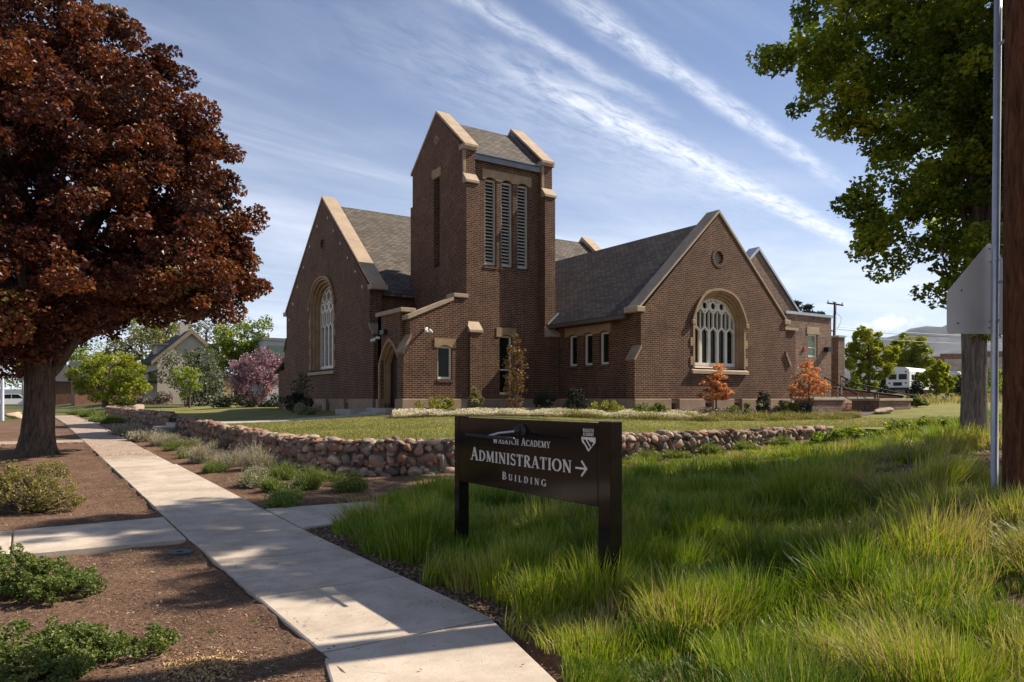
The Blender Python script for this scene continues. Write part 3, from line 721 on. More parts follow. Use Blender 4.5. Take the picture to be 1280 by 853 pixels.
def lintel(axis, u0, u1, z0, z1, openings, wf, name='lintel', drop=0.0):
    """stone head with a segmental notch over each opening"""
    pts = [(u0, z1), (u0, z0)]
    for (a, b) in openings:
        pts.append((a, z0))
        for k in range(1, 6):
            t = k / 6; pts.append((a + (b - a) * t, z0 + 0.10 * math.sin(math.pi * t)))
        pts.append((b, z0))
    pts += [(u1, z0), (u1, z1)]
    mb = MB(); mb.prism(pts[::-1], wf - 0.025, wf + 0.14, axis); return mb.build(name, M_STONE, hall)

# --- south wing (front gable at y = 19.3, ridge runs back along y)
WY, WX0, WX1, WC = 19.3, 18.27, 26.45, 22.36
mb = MB()
wout = [(WX0, PT), (WX1, PT), (WX1, 4.75), (WC, 8.72), (WX0, 4.75)]
w_arch_hole = arch(22.40, 1.46, 2.70, 4.62, 5.78)
mb.facade('Y', wout, [w_arch_hole, octagon(WC, 7.06, 0.26)], WY, WY + 0.55, WY + 0.3)
# lower flank of the gable corners, wider than the wall above
mb.box(17.97, 18.27, WY + 0.001, WY + 0.40, PT, 3.05); mb.box(26.45, 26.72, WY + 0.001, WY + 0.55, PT, 3.05)
mb.prism([(17.97, 3.05), (18.27, 3.05), (18.27, 3.52)], WY + 0.001, WY + 0.40, 'Y'); mb.prism([(26.72, 3.05), (26.45, 3.05), (26.45, 3.52)], WY + 0.001, WY + 0.55, 'Y')
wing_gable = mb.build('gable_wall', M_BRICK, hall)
mb = MB()
# side wall with three windows
holes = [rect(c - 0.28, c + 0.28, 2.92, 4.16) for c in (21.46, 22.42, 23.38)]
mb.facade('X', [(WY + .55, PT), (30.5, PT), (30.5, 4.68), (WY + .55, 4.68)], holes, 18.40, 18.8, 18.62)
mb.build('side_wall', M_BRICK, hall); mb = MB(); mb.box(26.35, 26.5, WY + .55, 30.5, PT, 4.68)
mb.build('side_wall', M_BRICK, hall)
for c in (21.46, 22.42, 23.38):
    small_window('X', c, 0.56, 2.92, 4.16, 18.40, rec=0.12)
    mb = MB(); mb.box(18.36, 18.6, c - .32, c + .32, 2.80, 2.917); mb.build('window_sill', M_BRICK, hall)
lintel('X', 21.05, 23.86, 4.12, 4.46, [(c - 0.27, c + 0.27) for c in (21.46, 22.42, 23.38)], 18.40)
# plinth with basement openings
def plinth(pts_boxes, name='plinth'):
    for b in pts_boxes: mb = MB(); mb.bbox(*b, r=0.015, seg=1); mb.build(name, M_PLINTH, hall)
pl = []
x = 17.93; 
for a, b in [(17.93, 19.75), (20.15, 21.55), (22.0, 23.2), (23.65, 25.0), (25.4, 26.75)]: pl.append((a, b, WY - 0.06, WY + 0.45, 0.7, PT))
for a, b in [(19.7, 20.2), (21.5, 22.05), (23.15, 23.7), (24.95, 25.45)]: pl.append((a, b, WY + 0.05, WY + 0.45, 1.44, PT - .003)); 
pl.append((17.93, 18.5, WY + 0.45, 24.9, 0.7, PT - .002)); pl.append((26.3, 26.6, WY + .45, 30, .7, PT - .002))
plinth(pl)
for a, b in [(19.75, 20.15), (21.55, 22.0), (23.2, 23.65), (25.0, 25.4)]: mb = MB(); mb.box(a, b, WY + 0.3, WY + 0.34, 0.7, 1.44); mb.build('basement_opening', M_DARK, hall)
# roof, coping, kneelers
mb = MB()
mb.prism([(17.98, 4.66), (WC, 8.56), (26.75, 4.66), (26.75, 4.54), (WC, 8.42), (17.98, 4.54)], WY + 0.5, 36.0, 'Y')
mb.build('wing_roof', M_SHING, hall)
mb = MB(); mb.box(17.93, 18.06, WY + 0.56, 24.55, 4.50, 4.63); mb.build('gutter', M_FASCIA, hall)
def coping(axis, u0, uc, u1, ze, za, w0, w1, th=0.17):
    mb = MB(); mb.prism(chevron(u0, uc, u1, ze, za, th), w0, w1, axis)
    o = mb.build('coping', M_CAP, hall); return o
coping('Y', 18.12, WC, 26.62, 4.86, 8.92, WY - 0.03, WY + 0.62, 0.10)
for a, b in ((18.02, 18.42), (26.34, 26.72)): mb = MB(); mb.bbox(a, b, WY - 0.075, WY + 0.63, 4.70, 4.90, 0.02); mb.build('kneeler', M_CAP, hall)
mb = MB()
mb.prism([(17.92, 3.02), (18.29, 3.56), (18.29, 3.44), (17.98, 2.96)], WY - 0.04, WY + 0.44, 'Y'); mb.build('buttress_cap', M_CAP_SHADE, hall); mb = MB(); mb.prism([(26.80, 3.02), (26.44, 3.60), (26.44, 3.44), (26.72, 2.94)], WY - 0.06, WY + 0.6, 'Y')
mb.build('buttress_cap', M_CAP_SHADE, hall)

def stone_surround(axis, uc, half, z0, zs, za, wf, thick, depth, sill=True, quoins=True, pt=0.12):
    """moulded stone frame: stepped rings going back into the wall"""
    mb = MB(); o = arch(uc, half + thick, z0, zs, za + thick, pt=pt); steps = 3
    prev = o; w0 = wf - 0.035
    for k in range(1, steps + 1):
        t = thick * k / steps; i = arch(uc, half + thick - t, z0, zs, za + thick - t, pt=pt)
        mb.facade(axis, prev, [i[:]], w0, w0 + depth / steps + 0.02, w0 + depth / steps)
        prev = i; w0 += depth / steps
    # label mould over the head with stops
    hm_o = [p for p in arch(uc, half + thick + 0.07, zs - 0.12, zs, za + thick + 0.09, pt=pt)][2:]
    hm_i = [p for p in arch(uc, half + thick - 0.02, zs - 0.12, zs, za + thick - 0.01, pt=pt)][2:]
    mb.prism(hm_o + hm_i[::-1], wf - 0.10, wf - 0.0345, axis)
    for s in (-1, 1): 
        u_ = uc + s * (half + thick + 0.03); mb.bbox(*( (wf - 0.12, wf - 0.034, u_ - .09, u_ + .09) if axis == 'X' else (u_ - .09, u_ + .09, wf - 0.12, wf - 0.034)), zs - 0.22, zs - 0.04, 0.02)
    if quoins:
        z = z0 + 0.1; k = 0
        while z < zs - 0.4:
            if k % 2 == 0:
                for s in (-1, 1):
                    u_ = uc + s * (half + thick + 0.04); mb.box(*((wf - 0.030, wf + 0.06, u_ - .09, u_ + .09) if axis == 'X' else (u_ - .09, u_ + .09, wf - 0.030, wf + 0.06)), z, z + 0.32)
            z += 0.36; k += 1
    fo = mb.build('window_surround', M_STONE, hall)
    if sill:
        mb = MB(); a, b = uc - half - thick - 0.10, uc + half + thick + 0.10
        pr = [(wf - 0.12, z0 - 0.22), (wf - 0.12, z0 - 0.10), (wf + depth + 0.03, z0 + 0.10), (wf + depth + 0.03, z0 - 0.22)]
        i0 = [q3(axis, a, w_, z) for w_, z in pr]; i1 = [q3(axis, b, w_, z) for w_, z in pr]
        mb.mesh(i0 + i1, [(0, 1, 2, 3), (4, 5, 6, 7)] + [(k, (k + 1) % 4, 4 + (k + 1) % 4, 4 + k) for k in range(4)])
        mb.build('window_sill', M_CAP, hall)
    return fo
def tracery(axis, uc, half, z0, zs, za, wf, lights, pt=0.12, pane_m=None):
    """cream painted lancets with a net of pointed hexagons above"""
    A = arch(uc, half, z0, zs, za, pt=pt); w0, w1 = wf, wf + 0.10
    Ai = arch(uc, half - 0.07, z0 + 0.12, zs, za - 0.08, pt=pt)
    mb = MB(); mb.facade(axis, A, [Ai], w0 - 0.02, w1, w1)
    lw = 2 * (half - 0.02) / lights; us = [uc - half + 0.02 + lw * (k + 0.5) for k in range(lights)]
    H = za - z0; zl_ = z0 + H * 0.50
    segs = []
    for k in range(1, lights): segs.append(((us[k] - lw / 2, z0 + .05), (us[k] - lw / 2, zl_), 0.14))
    def row(zb, hh, off):   # pointed hexagon net, one row of compartments
        for k in range(-1, lights + 1):
            c = uc - half + 0.02 + lw * (k + 0.5 + off)
            segs.append(((c - lw / 2, zb), (c, zb + 0.20), 0.075)); segs.append(((c + lw / 2, zb), (c, zb + 0.20), 0.075))
            segs.append(((c, zb + 0.20), (c, zb + hh), 0.07))
    row(zl_, 0.72, 0.0); row(zl_ + 0.72, 0.50, 0.5); row(zl_ + 1.22, 0.42, 0.0); row(zl_ + 1.64, 0.4, 0.5)
    for k in range(lights + 1):   # thin bars splitting the tall compartments
        c = uc - half + 0.02 + lw * k; segs.append(((c, zl_ + 0.02), (c, zl_ + 0.78), 0.04))
    for a, b, wd in segs:
        n = 8; a = Vector(a); b = Vector(b); pts = [a.lerp(b, i / n) for i in range(n + 1)]
        run = [p for p in pts if inside((p.x, p.y), A)]
        if len(run) >= 2: bar2d(mb, axis, run[0], run[-1], wd, w0 + random.uniform(0, .004), w1 - 0.01)
    # small rings in the third row read as quatrefoils
    for k in range(lights):
        c = (us[k], zl_ + 0.72 + 0.30)
        if inside(c, A):
            o = octagon(c[0], c[1], lw * 0.44, 14); i = octagon(c[0], c[1], lw * 0.27, 14)
            mb.facade(axis, o, [i], w0 + 0.012, w1 - .02, w1 - .02)
    to = mb.build('tracery_window', M_WHITE, hall)
    mb = MB(); mb.prism(A, w1 - 0.004, w1 + 0.02, axis); mb.sub('pane', pane_m or M_GLASS, hall, to)
    mb = MB()
    for z in np.arange(z0 + 0.25, zs, 0.42): bar2d(mb, axis, (uc - half + .05, z), (uc + half - .05, z), 0.018, w1 - 0.03, w1 - 0.008)
    mb.sub('saddle_bar', M_BLACK, hall, to)
    return to
stone_surround('Y', 22.40, 1.22, 2.78, 4.62, 5.52, WY, 0.27, 0.30)
tracery('Y', 22.40, 1.22, 2.88, 4.62, 5.52, WY + 0.30, 5)
def round_vent(axis, uc, zc, wf, r=0.26):
    mb = MB(); mb.facade(axis, octagon(uc, zc, r + 0.13), [octagon(uc, zc, r - 0.01)], wf - 0.02, wf + 0.2, wf + 0.25)
    o = mb.build('vent_ring', M_BRICK, hall)
    mb = MB(); z = zc - r
    while z < zc + r - 0.03:
        h = math.sqrt(max(0.0, r * r - (z + .03 - zc) ** 2))
        if h > 0.05: mb.mesh([q3(axis, uc - h, wf + 0.10, z), q3(axis, uc + h, wf + 0.10, z), q3(axis, uc + h, wf + 0.18, z + 0.07), q3(axis, uc - h, wf + 0.18, z + 0.07)], [(0, 1, 2, 3)])
        z += 0.065
    mb.sub('vent_slat', M_WHITE, hall, o)
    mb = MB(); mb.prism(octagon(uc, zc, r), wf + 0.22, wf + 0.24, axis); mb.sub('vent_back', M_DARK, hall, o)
round_vent('Y', WC, 7.06, WY)

# --- nave (west gable at x = 12, ridge runs along x)
NX, NY0, NY1, NCY = 12.0, 28.9, 40.6, 34.75
nout = [(NY0, PT), (NY1, PT), (NY1, 6.28), (NCY, 11.22), (NY0, 6.28)]
mb = MB()
mb.facade('X', nout, [arch(34.8, 1.72, 2.95, 6.25, 7.45), octagon(NCY, 9.1, 0.27)], NX, NX + 0.55, NX + 0.4)
mb.box(NX + 0.001, NX + 0.55, 28.5, 28.9, PT, 4.35); mb.box(NX + 0.001, NX + 0.55, 40.6, 41.0, PT, 4.35)
mb.build('gable_wall', M_BRICK, hall)
for a in (29.2, 40.0): mb = MB(); mb.box(NX + .55, 28.1, a, a + .3, PT, 6.15); mb.build('side_wall', M_BRICK, hall)
mb = MB(); mb.facade('X', [(NY0, PT), (NY1, PT), (NY1, 6.28), (NCY, 11.22), (NY0, 6.28)], [], 28.65, 28.1, back=True); mb.build('gable_wall', M_BRICK, hall)
mb = MB(); mb.prism([(28.85, 6.10), (NCY, 11.05), (40.65, 6.10), (40.65, 5.96), (NCY, 10.9), (28.85, 5.96)], NX + 0.5, 28.15, 'X'); mb.build('nave_roof', M_SHING, hall)
coping('X', 28.62, NCY, 40.88, 6.34, 11.42, NX - 0.03, NX + 0.66, 0.11)
coping('X', 28.62, NCY, 40.88, 6.34, 11.40, 28.05, 28.75, 0.19)
for a, b in ((28.5, 28.95), (40.55, 41.0)): mb = MB(); mb.bbox(NX - 0.075, NX + 0.67, a, b, 6.16, 6.38, 0.02); mb.build('kneeler', M_CAP, hall)
mb = MB(); mb.prism([(28.44, 4.32), (28.92, 4.80), (28.92, 4.66), (28.50, 4.24)], NX - 0.04, NX + 0.5, 'X'); mb.build('buttress_cap', M_CAP_SHADE, hall); mb = MB(); mb.prism([(41.08, 4.30), (40.58, 4.95), (40.58, 4.78), (41.0, 4.22)], NX - 0.06, NX + 0.6, 'X')
mb.build('buttress_cap', M_CAP_SHADE, hall)
stone_surround('X', 34.8, 1.40, 3.0, 6.25, 7.12, NX, 0.34, 0.42)
tracery('X', 34.8, 1.40, 3.1, 6.25, 7.12, NX + 0.42, 5, pane_m=glass('frosted_glass', (.24, .22, .19), .4))
round_vent('X', NCY, 9.1, NX)
plinth([(NX - 0.06, NX + 0.5, a, b, 0.7, PT) for a, b in ((28.45, 31.2), (31.75, 33.6), (34.1, 36.0), (36.5, 38.4), (38.9, 41.05))] +
       [(NX + .05, NX + .45, a, b, 1.42, PT - .003) for a, b in ((31.1, 31.8), (33.5, 34.2), (35.9, 36.6), (38.3, 39.0))])
for a, b in ((31.2, 31.75), (33.6, 34.1), (36.0, 36.5), (38.4, 38.9)): mb = MB(); mb.box(NX + 0.3, NX + 0.34, a, b, 0.7, 1.42); mb.build('basement_opening', M_DARK, hall)
for k, (yy, zz) in enumerate([(34.0, 10.2), (35.5, 10.1), (33.2, 9.45), (32.3, 8.7), (31.4, 7.9), (30.5, 7.15), (29.7, 6.4), (36.6, 9.3), (37.6, 8.4), (38.6, 7.5), (39.4, 6.7), (40.1, 5.9)]):
    mb = MB(); s = 0.085
    mb.prism([(yy - s, zz), (yy - s * .3, zz + s * .3), (yy, zz + s), (yy + s * .3, zz + s * .3), (yy + s, zz), (yy + s * .3, zz - s * .3), (yy, zz - s), (yy - s * .3, zz - s * .3)], NX - 0.02, NX + 0.01, 'X')
    mb.build('anchor_plate', M_STEEL, hall)
# low lean-to behind the west gable
mb = MB(); mb.box(12.7, 16, 41.05, 44.6, 1.0, 3.3); mb.build('lean_to_wall', M_BRICK, hall)
mb = MB(); mb.prism([(41.0, 4.4), (44.9, 3.25), (44.9, 3.12), (41.0, 4.25)], 12.5, 16.2, 'X'); mb.build('lean_to_roof', M_SHING, hall)

# --- tower
TX0, TX1, TY0, TY1, TCY = 14.12, 18.37, 24.5, 29.4, 26.95
def tower_gable(x0, x1, win):
    mb = MB()
    up = [(24.72, PT), (29.2, PT), (29.2, 11.35), (TCY, 13.27), (24.72, 11.35)]
    if win: mb.facade('X', up, [rect(26.68, 27.22, 7.0, 10.72)], x0, x1, x0 + 0.50, back=False)
    else: mb.facade('X', up, [], x0, x1, back=True)
    for (ya, yb, zt) in ((24.5, 24.72, 9.98), (29.2, 29.4, 9.98)):
        mb.box(x0 + .001, x1 - .001, ya, yb, PT, zt)
    mb.box(x0 + .002, x1 - .002, 24.22, 24.5, PT, 4.22)
    return mb.build('tower_gable_wall', M_BRICK, hall)
tower_gable(TX0, TX0 + 0.52, True); tower_gable(TX1 - 0.52, TX1, False)
def shoulder(xa, xb, ya, yb, z0, z1, name='buttress_cap'):
    """sloping stone on a set-off, falling toward ya"""
    mb = MB(); mb.prism([(ya - 0.05, z0), (ya - 0.05, z0 - 0.09), (yb, z0 - 0.09), (yb, z1)], xa - 0.035, xb + 0.035, 'X'); return mb.build(name, M_CAP, hall)
for xa, xb in ((TX0, TX0 + .52), (TX1 - .52, TX1)):
    shoulder(xa, xb, 24.5, 24.73, 10.03, 10.36); shoulder(xa, xb, 24.22, 24.51, 4.24, 4.60)
    mb = MB(); mb.bbox(xa - .06, xb + .06, 24.62, 25.0, 11.26, 11.46, 0.02); mb.build('kneeler', M_CAP, hall)
    mb = MB(); mb.box(xa - 0.012 if xa < 15 else xa - .012, xa + 0.10, 24.708, 24.80, 10.33, 11.26); mb.build('quoin_strip', M_STONE, hall)
coping('X', 24.58, TCY, 29.34, 11.46, 13.46, TX0 - 0.03, TX0 + 0.60, 0.10)
coping('X', 24.58, TCY, 29.34, 11.46, 13.46, TX1 - 0.60, TX1 + 0.03, 0.10)
mb = MB()
lo = [(15.22, 15.77), (16.0, 16.55), (16.78, 17.33)]
mb.facade('Y', rect(TX0 + .52, TX1 - .52, PT, 11.2), [rect(a, b, 6.9, 10.42) for a, b in lo] + [rect(15.92, 16.54, 1.78, 4.16)], 24.95, 25.3, 25.22)
mb.box(TX0 + .52, TX1 - .52, 28.8, 29.1, PT, 11.2)
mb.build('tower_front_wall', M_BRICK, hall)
lintel('Y', 15.10, 17.46, 10.34, 10.74, lo, 24.95)
lintel('Y', 15.76, 16.70, 4.10, 4.47, [(15.94, 16.52)], 24.95)
small_window('Y', 16.23, 0.62, 1.78, 4.16, 24.95, rec=0.12, transom=True)
mb = MB(); mb.prism([(26.55, 10.70), (27.35, 10.70), (27.35, 11.06), (26.55, 11.06)][::-1], TX0 - 0.025, TX0 + 0.12, 'X'); mb.build('lintel', M_STONE, hall)
mb = MB()
o = octagon(TCY, 12.25, 0.20, 4); i = octagon(TCY, 12.25, 0.11, 4); mb.facade('X', o, [i], TX0 - 0.02, TX0 + .05, TX0 + .05); mb.build('diamond_vent', M_STONE, hall)
def louvre(axis, u0, u1, z0, z1, wf):
    mb = MB(); f = 0.075
    mb.facade(axis, rect(u0, u1, z0, z1), [rect(u0 + f, u1 - f, z0 + f, z1 - f)], wf, wf + .12, wf + .12)
    o = mb.build('louvre_window', M_SLAT, hall); mb = MB(); z = z0 + f
    while z < z1 - f - 0.05:
        mb.mesh([q3(axis, u0 + f * .8, wf + 0.015, z), q3(axis, u1 - f * .8, wf + 0.015, z), q3(axis, u1 - f * .8, wf + 0.105, z + 0.062), q3(axis, u0 + f * .8, wf + 0.105, z + 0.062),
                 q3(axis, u0 + f * .8, wf + 0.015, z + .022), q3(axis, u1 - f * .8, wf + 0.015, z + .022), q3(axis, u1 - f * .8, wf + 0.105, z + 0.084), q3(axis, u0 + f * .8, wf + 0.105, z + 0.084)],
                [(0, 1, 2, 3), (4, 5, 6, 7), (0, 1, 5, 4), (2, 3, 7, 6)]); z += 0.135
    mb.sub('louvre_slat', M_SLAT, hall, o)
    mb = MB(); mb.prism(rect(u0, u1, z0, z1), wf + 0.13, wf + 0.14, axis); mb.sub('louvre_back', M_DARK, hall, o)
for a, b in lo:
    louvre('Y', a, b, 6.96, 10.36, 24.95 + 0.10)
    mb = MB(); mb.box(a - .04, b + .04, 24.92, 25.05, 6.80, 6.897); mb.build('window_sill', M_BRICK, hall)
louvre('X', 26.69, 27.21, 7.02, 10.68, TX0 + 0.34)
mb = MB(); mb.prism([(24.80, 11.30), (TCY, 13.12), (29.1, 11.30), (29.1, 11.16), (TCY, 12.98), (24.80, 11.16)], TX0 + .5, TX1 - .5, 'X'); mb.build('tower_roof', M_SHING, hall)
mb = MB(); mb.box(TX0 + .525, TX1 - .525, 24.78, 24.945, 10.98, 11.20); mb.box(TX0 + .525, TX1 - .525, 24.72, 24.93, 11.205, 11.29); mb.build('eaves_board', M_LEAD, hall)
mb = MB(); mb.prism([(25.15, 11.62), (TCY, 13.30), (TCY, 13.1), (25.15, 11.40)], TX1 - .60, TX1 - .53, 'X'); mb.build('flashing', M_LEAD, hall)
plinth([(TX0 - .04, TX0 + .56, 24.16, 24.9, .7, PT + .002), (TX0 + .56, TX1 - .56, 24.89, 25.2, .7, PT - .002), (TX1 - .56, TX1 + .04, 24.16, 24.9, .7, PT + .001)])
# stepped flashing where the wing roof meets the tower
mb = MB(); mb.prism([(17.95, 4.72), (18.50, 5.20), (18.50, 5.06), (17.95, 4.58)], 24.44, 24.497, 'Y'); mb.build('flashing', M_STEEL, hall)
mb = MB(); mb.tube([(18.32, 24.35, 4.5), (18.36, 24.4, 4.2), (18.36, 24.4, 1.2)], 0.05, 8); mb.build('downpipe', M_FASCIA, hall, True)

# --- porch
mb = MB()
PY = 24.35
mb.facade('Y', [(11.68, PT), (14.118, PT), (14.118, 5.55), (13.62, 5.55), (13.5, 5.38), (11.68, 4.62)], [rect(12.80, 13.42, 2.34, 3.58)], PY, PY + 0.5, PY + .3)
mb.box(11.40, 11.68, PY + .001, PY + .5, PT, 3.35); mb.prism([(11.40, 3.35), (11.68, 3.35), (11.68, 3.88)], PY + .001, PY + .5, 'Y')
mb.build('porch_front_wall', M_BRICK, hall)
mb = MB()
mb.facade('X', [(PY + .5, PT - .2), (26.9, PT - .2), (26.9, 4.80), (PY + .5, 4.80)], [arch(25.83, 0.93, 1.401, 2.95, 3.85, pt=.35, pw=2.2)], 11.52, 12.0, 11.95)
mb.box(11.52, 14.1, 26.6, 26.898, PT, 4.80)
mb.build('porch_side_wall', M_BRICK, hall)
mb = MB(); mb.prism([(11.85, 4.60), (14.1, 5.62), (14.1, 5.50), (11.85, 4.48)], PY + .5, 26.6, 'Y'); mb.build('porch_roof', M_SHINGD, hall)
mb = MB(); mb.prism([(11.58, 4.66), (13.46, 5.46), (13.46, 5.32), (11.58, 4.50)], PY - .06, PY + .56, 'Y'); mb.bbox(13.46, 14.1, PY - .06, PY + .56, 5.45, 5.60, .015); mb.build('coping', M_CAP, hall)
mb = MB(); mb.bbox(11.44, 12.06, PY + .30, 27.0, 4.80, 4.96, .02); mb.build('coping', M_CAP, hall)
mb = MB(); mb.prism([(11.33, 3.30), (11.71, 4.02), (11.71, 3.86), (11.41, 3.24)], PY - .05, PY + .55, 'Y'); mb.build('buttress_cap', M_CAP_SHADE, hall)
lintel('Y', 12.66, 13.56, 3.52, 3.86, [(12.82, 13.40)], PY)
small_window('Y', 13.11, 0.62, 2.34, 3.58, PY, rec=0.10)
mb = MB(); mb.box(12.76, 13.46, PY - .03, PY + .1, 2.22, 2.337); mb.build('window_sill', M_BRICK, hall)
# doorway
mb = MB(); prev = arch(25.83, 0.98, 1.22, 2.95, 3.92, pt=.35, pw=2.2); w0 = 11.485
for k in range(1, 4):
    i = arch(25.83, 0.98 - 0.11 * k, 1.22, 2.95, 3.92 - 0.13 * k, pt=.35, pw=2.2); mb.facade('X', prev, [i], w0, w0 + .16, w0 + .14); prev = i; w0 += 0.14
ds = mb.build('door_surround', M_STONE, hall)
mb = MB(); mb.prism(arch(25.83, 0.70, 1.22, 2.95, 3.56, pt=.35, pw=2.2), 11.88, 11.94, 'X')
dr = mb.build('door', M_DOOR, hall)
mb = MB()
for yy in np.arange(25.2, 26.5, 0.16): mb.box(11.868, 11.88, yy, yy + .012, 1.25, 3.3)
mb.sub('plank_line', M_BLACK, hall, dr)
mb = MB(); mb.bbox(11.80, 11.86, 25.34, 25.39, 2.05, 2.42, .01); mb.box(11.86, 11.88, 25.33, 25.40, 2.03, 2.08); mb.box(11.86, 11.88, 25.33, 25.40, 2.38, 2.44); mb.sub('handle', M_STEEL, hall, dr)
plinth([(11.34, 12.0, PY - .06, PY + .62, .7, PT + .003), (12.0, TX0 - .05, PY - .05, PY + .4, .7, PT - .001), (11.44, 12.0, 26.72, 26.96, .7, PT + .002)])
def floodlight(p, d, mat, name='wall_lamp'):
    p = Vector(p); d = Vector(d); mb = MB()
    mb.tube([p, p + d * 0.14], 0.05, 10); mb.tube([p + d * .12, p + d * .20 + Vector((0, 0, -.04))], 0.02, 8)
    for s in (-1, 1):
        side = d.cross(Vector((0, 0, 1))) * s * 0.09; a = p + d * .18 + side + Vector((0, 0, -.02))
        if s == 1 or mat is M_WPLAST: mb.tube([a, a + d * .06 + Vector((0, 0, -.05)), a + d * .12 + Vector((0, 0, -.12))], [0.025, 0.045, 0.075], 10)
    mb.build(name, mat, hall, True)
floodlight((12.28, PY, 4.18), (0, -1, 0), M_WPLAST); floodlight((11.52, 26.75, 3.98), (-1, 0, 0), M_WPLAST)
mb = MB(); mb.bbox(11.36, 11.52, 26.0, 26.42, 4.05, 4.25, .03); mb.build('wall_lamp', M_BLACK, hall)
# steps up to the door
mb = MB()
for k in range(3): mb.bbox(10.95 - 0.36 * k, 11.9 if k == 0 else 10.96 - .36 * (k - 1), 24.95 - .02 * k, 26.75 + .35 * k, 0.7, 1.26 - 0.14 * k, 0.015)
mb.bbox(10.3, 11.6, 26.7, 28.3, .7, 1.20, .015)
mb.build('door_step', M_CONC2, hall)

# --- second gable and flat annex to the east
mb = MB(); mb.facade('Y', [(28.4, PT - .6), (35.4, PT - .6), (35.4, 6.2), (32.0, 9.35), (28.4, 6.2)], [], 25.0, 25.5); mb.build('rear_gable_wall', M_BRICK2, hall)
mb = MB(); mb.prism([(28.4, 6.1), (32.0, 9.2), (35.4, 6.1), (35.4, 5.95), (32.0, 9.05), (28.4, 5.95)], 25.45, 36, 'Y'); mb.build('rear_roof', M_SHING, hall)
mb = MB(); mb.prism(chevron(28.2, 32.0, 35.6, 6.28, 9.56, .14), 24.93, 25.6, 'Y'); mb.build('metal_coping', M_STEEL, hall)
mb = MB(); mb.facade('Y', rect(31.55, 35.35, 0.9, 5.85), [rect(33.36, 34.16, 3.75, 4.92)], 23.0, 23.4, 23.2); mb.box(31.55, 31.9, 23.001, 25, .9, 5.85); mb.box(35.0, 35.35, 23.4, 27, .9, 5.85)
mb.build('annex_wall', M_BRICK2, hall)
mb = MB(); mb.box(31.47, 35.43, 22.92, 23.47, 5.85, 5.99); mb.box(31.47, 31.97, 23.47, 25, 5.85, 5.99); mb.build('metal_coping', M_STEEL, hall)
mb = MB(); mb.box(33.24, 34.28, 22.97, 23.15, 4.925, 5.30); mb.build('lintel', M_CAP, hall)
small_window('Y', 33.76, 0.80, 3.75, 4.92, 23.0, rec=.08, glassm=M_REFLGLASS, transom=True)
mb = MB(); mb.prism([(34.72, 4.3), (35.1, 4.3), (35.1, 4.1), (34.72, 4.05)], 22.75, 23.0, 'Y'); mb.build('wall_lamp', M_BLACK, hall)
mb = MB(); mb.tube([(33.0, 23.0, 4.15), (33.0, 22.93, 4.15)], 0.10, 12); mb.build('alarm_bell', plain('red_paint', (0.35, .05, .03), .5), hall)
# brick return between the wing and the annex
mb = MB(); mb.facade('Y', rect(26.721, 27.75, PT - .6, 4.55), [], 19.75, 20.2); mb.box(27.4, 27.75, 20.2, 26, PT - .6, 4.55); mb.build('return_wall', M_BRICK, hall)
mb = MB(); mb.box(26.60, 27.85, 19.66, 20.3, 4.55, 4.66); mb.build('coping', M_CAP, hall)
for x0, x1, y0, zt in ((36.6, 38.32, 25.0, 4.15), (38.33, 38.95, 24.5, 5.10)):
    mb = MB(); mb.box(x0, x1, y0, y0 + 1.2, .9, zt); mb.build('pier', M_BRICK2, hall)
    mb = MB(); mb.box(x0 - .06, x1 + .06, y0 - .06, y0 + 1.26, zt, zt + .1); mb.build('metal_coping', M_STEEL, hall)

# ------------------------------------------------------------------ terrace by the east entrance
def brick_planter(x0, x1, y0, y1, zb, zt, label):
    t = Thing('planter_wall', label, 'brick wall', ((x0 + x1) / 2, (y0 + y1) / 2, zb))
    mb = MB(); mb.box(x0, x1, y0, y1, zb - .3, zt - .10); mb.build('wall', M_BRICK2, t)
    mb = MB(); mb.bbox(x0 - .06, x1 + .06, y0 - .06, y1 + .06, zt - .10, zt, .015); mb.build('cap', M_CAP, t)
brick_planter(29.45, 31.9, 17.0, 18.2, 1.0, 1.62, 'low brick wall with pale cap at the right of the terrace stair')
brick_planter(26.9, 29.0, 18.3, 19.2, 1.05, 1.64, 'low brick wall with pale cap left of the terrace stair, beside an orange tree')
t = Thing('terrace_stair', 'brown brick steps between two low capped brick walls', 'steps', (29.6, 18.9, 1.0))
mb = MB()
for k in range(4): mb.bbox(28.9, 30.6, 18.2 + .34 * k, 18.56 + .34 * k, 0.8, 1.16 + .14 * k, .012)
mb.build('step', M_BRICKR, t)
mb = MB(); mb.box(27.3, 33.5, 19.6, 22.8, 0.8, 1.70); mb.build('landing', M_CONC2, t)
def handrail(pts, posts, label, g='handrails on the terrace'):
    t = Thing('handrail', label, 'handrail', pts[0], g)
    mb = MB(); mb.tube(pts, 0.03, 8); mb.build('rail', M_RAIL, t, True)
    mb = MB(); mb.tube([Vector(p) - Vector((0, 0, .38)) for p in pts], 0.018, 6); mb.build('lower_rail', M_RAIL, t, True)
    for p in posts: mb = MB(); mb.tube([(p[0], p[1], p[2] - 1.05), p], 0.024, 8); mb.build('post', M_RAIL, t, True)
a, b = P(1031, 472, 33.5), P(1072, 494, 31.5); handrail([a, b], [a, a.lerp(b, .4), b], 'brown handrail descending behind the orange tree to the terrace stair')
a, b = P(1051, 470, 33.8), P(1095, 494, 31.2); handrail([a, b], [a, b], 'brown handrail at the right side of the terrace stair')
a, b = P(1052, 476, 36.5), P(1146, 496, 34); handrail([a, b], [a, a.lerp(b, .5), b], 'long brown handrail sloping down to the lawn right of the stair')
t = Thing('ramp_wall', 'long reddish brick wall sloping beside the terrace ramp', 'brick wall', (33.5, 22, 1.2))
pa, pb = P(1040, 486, 37.5), P(1128, 497, 35); 
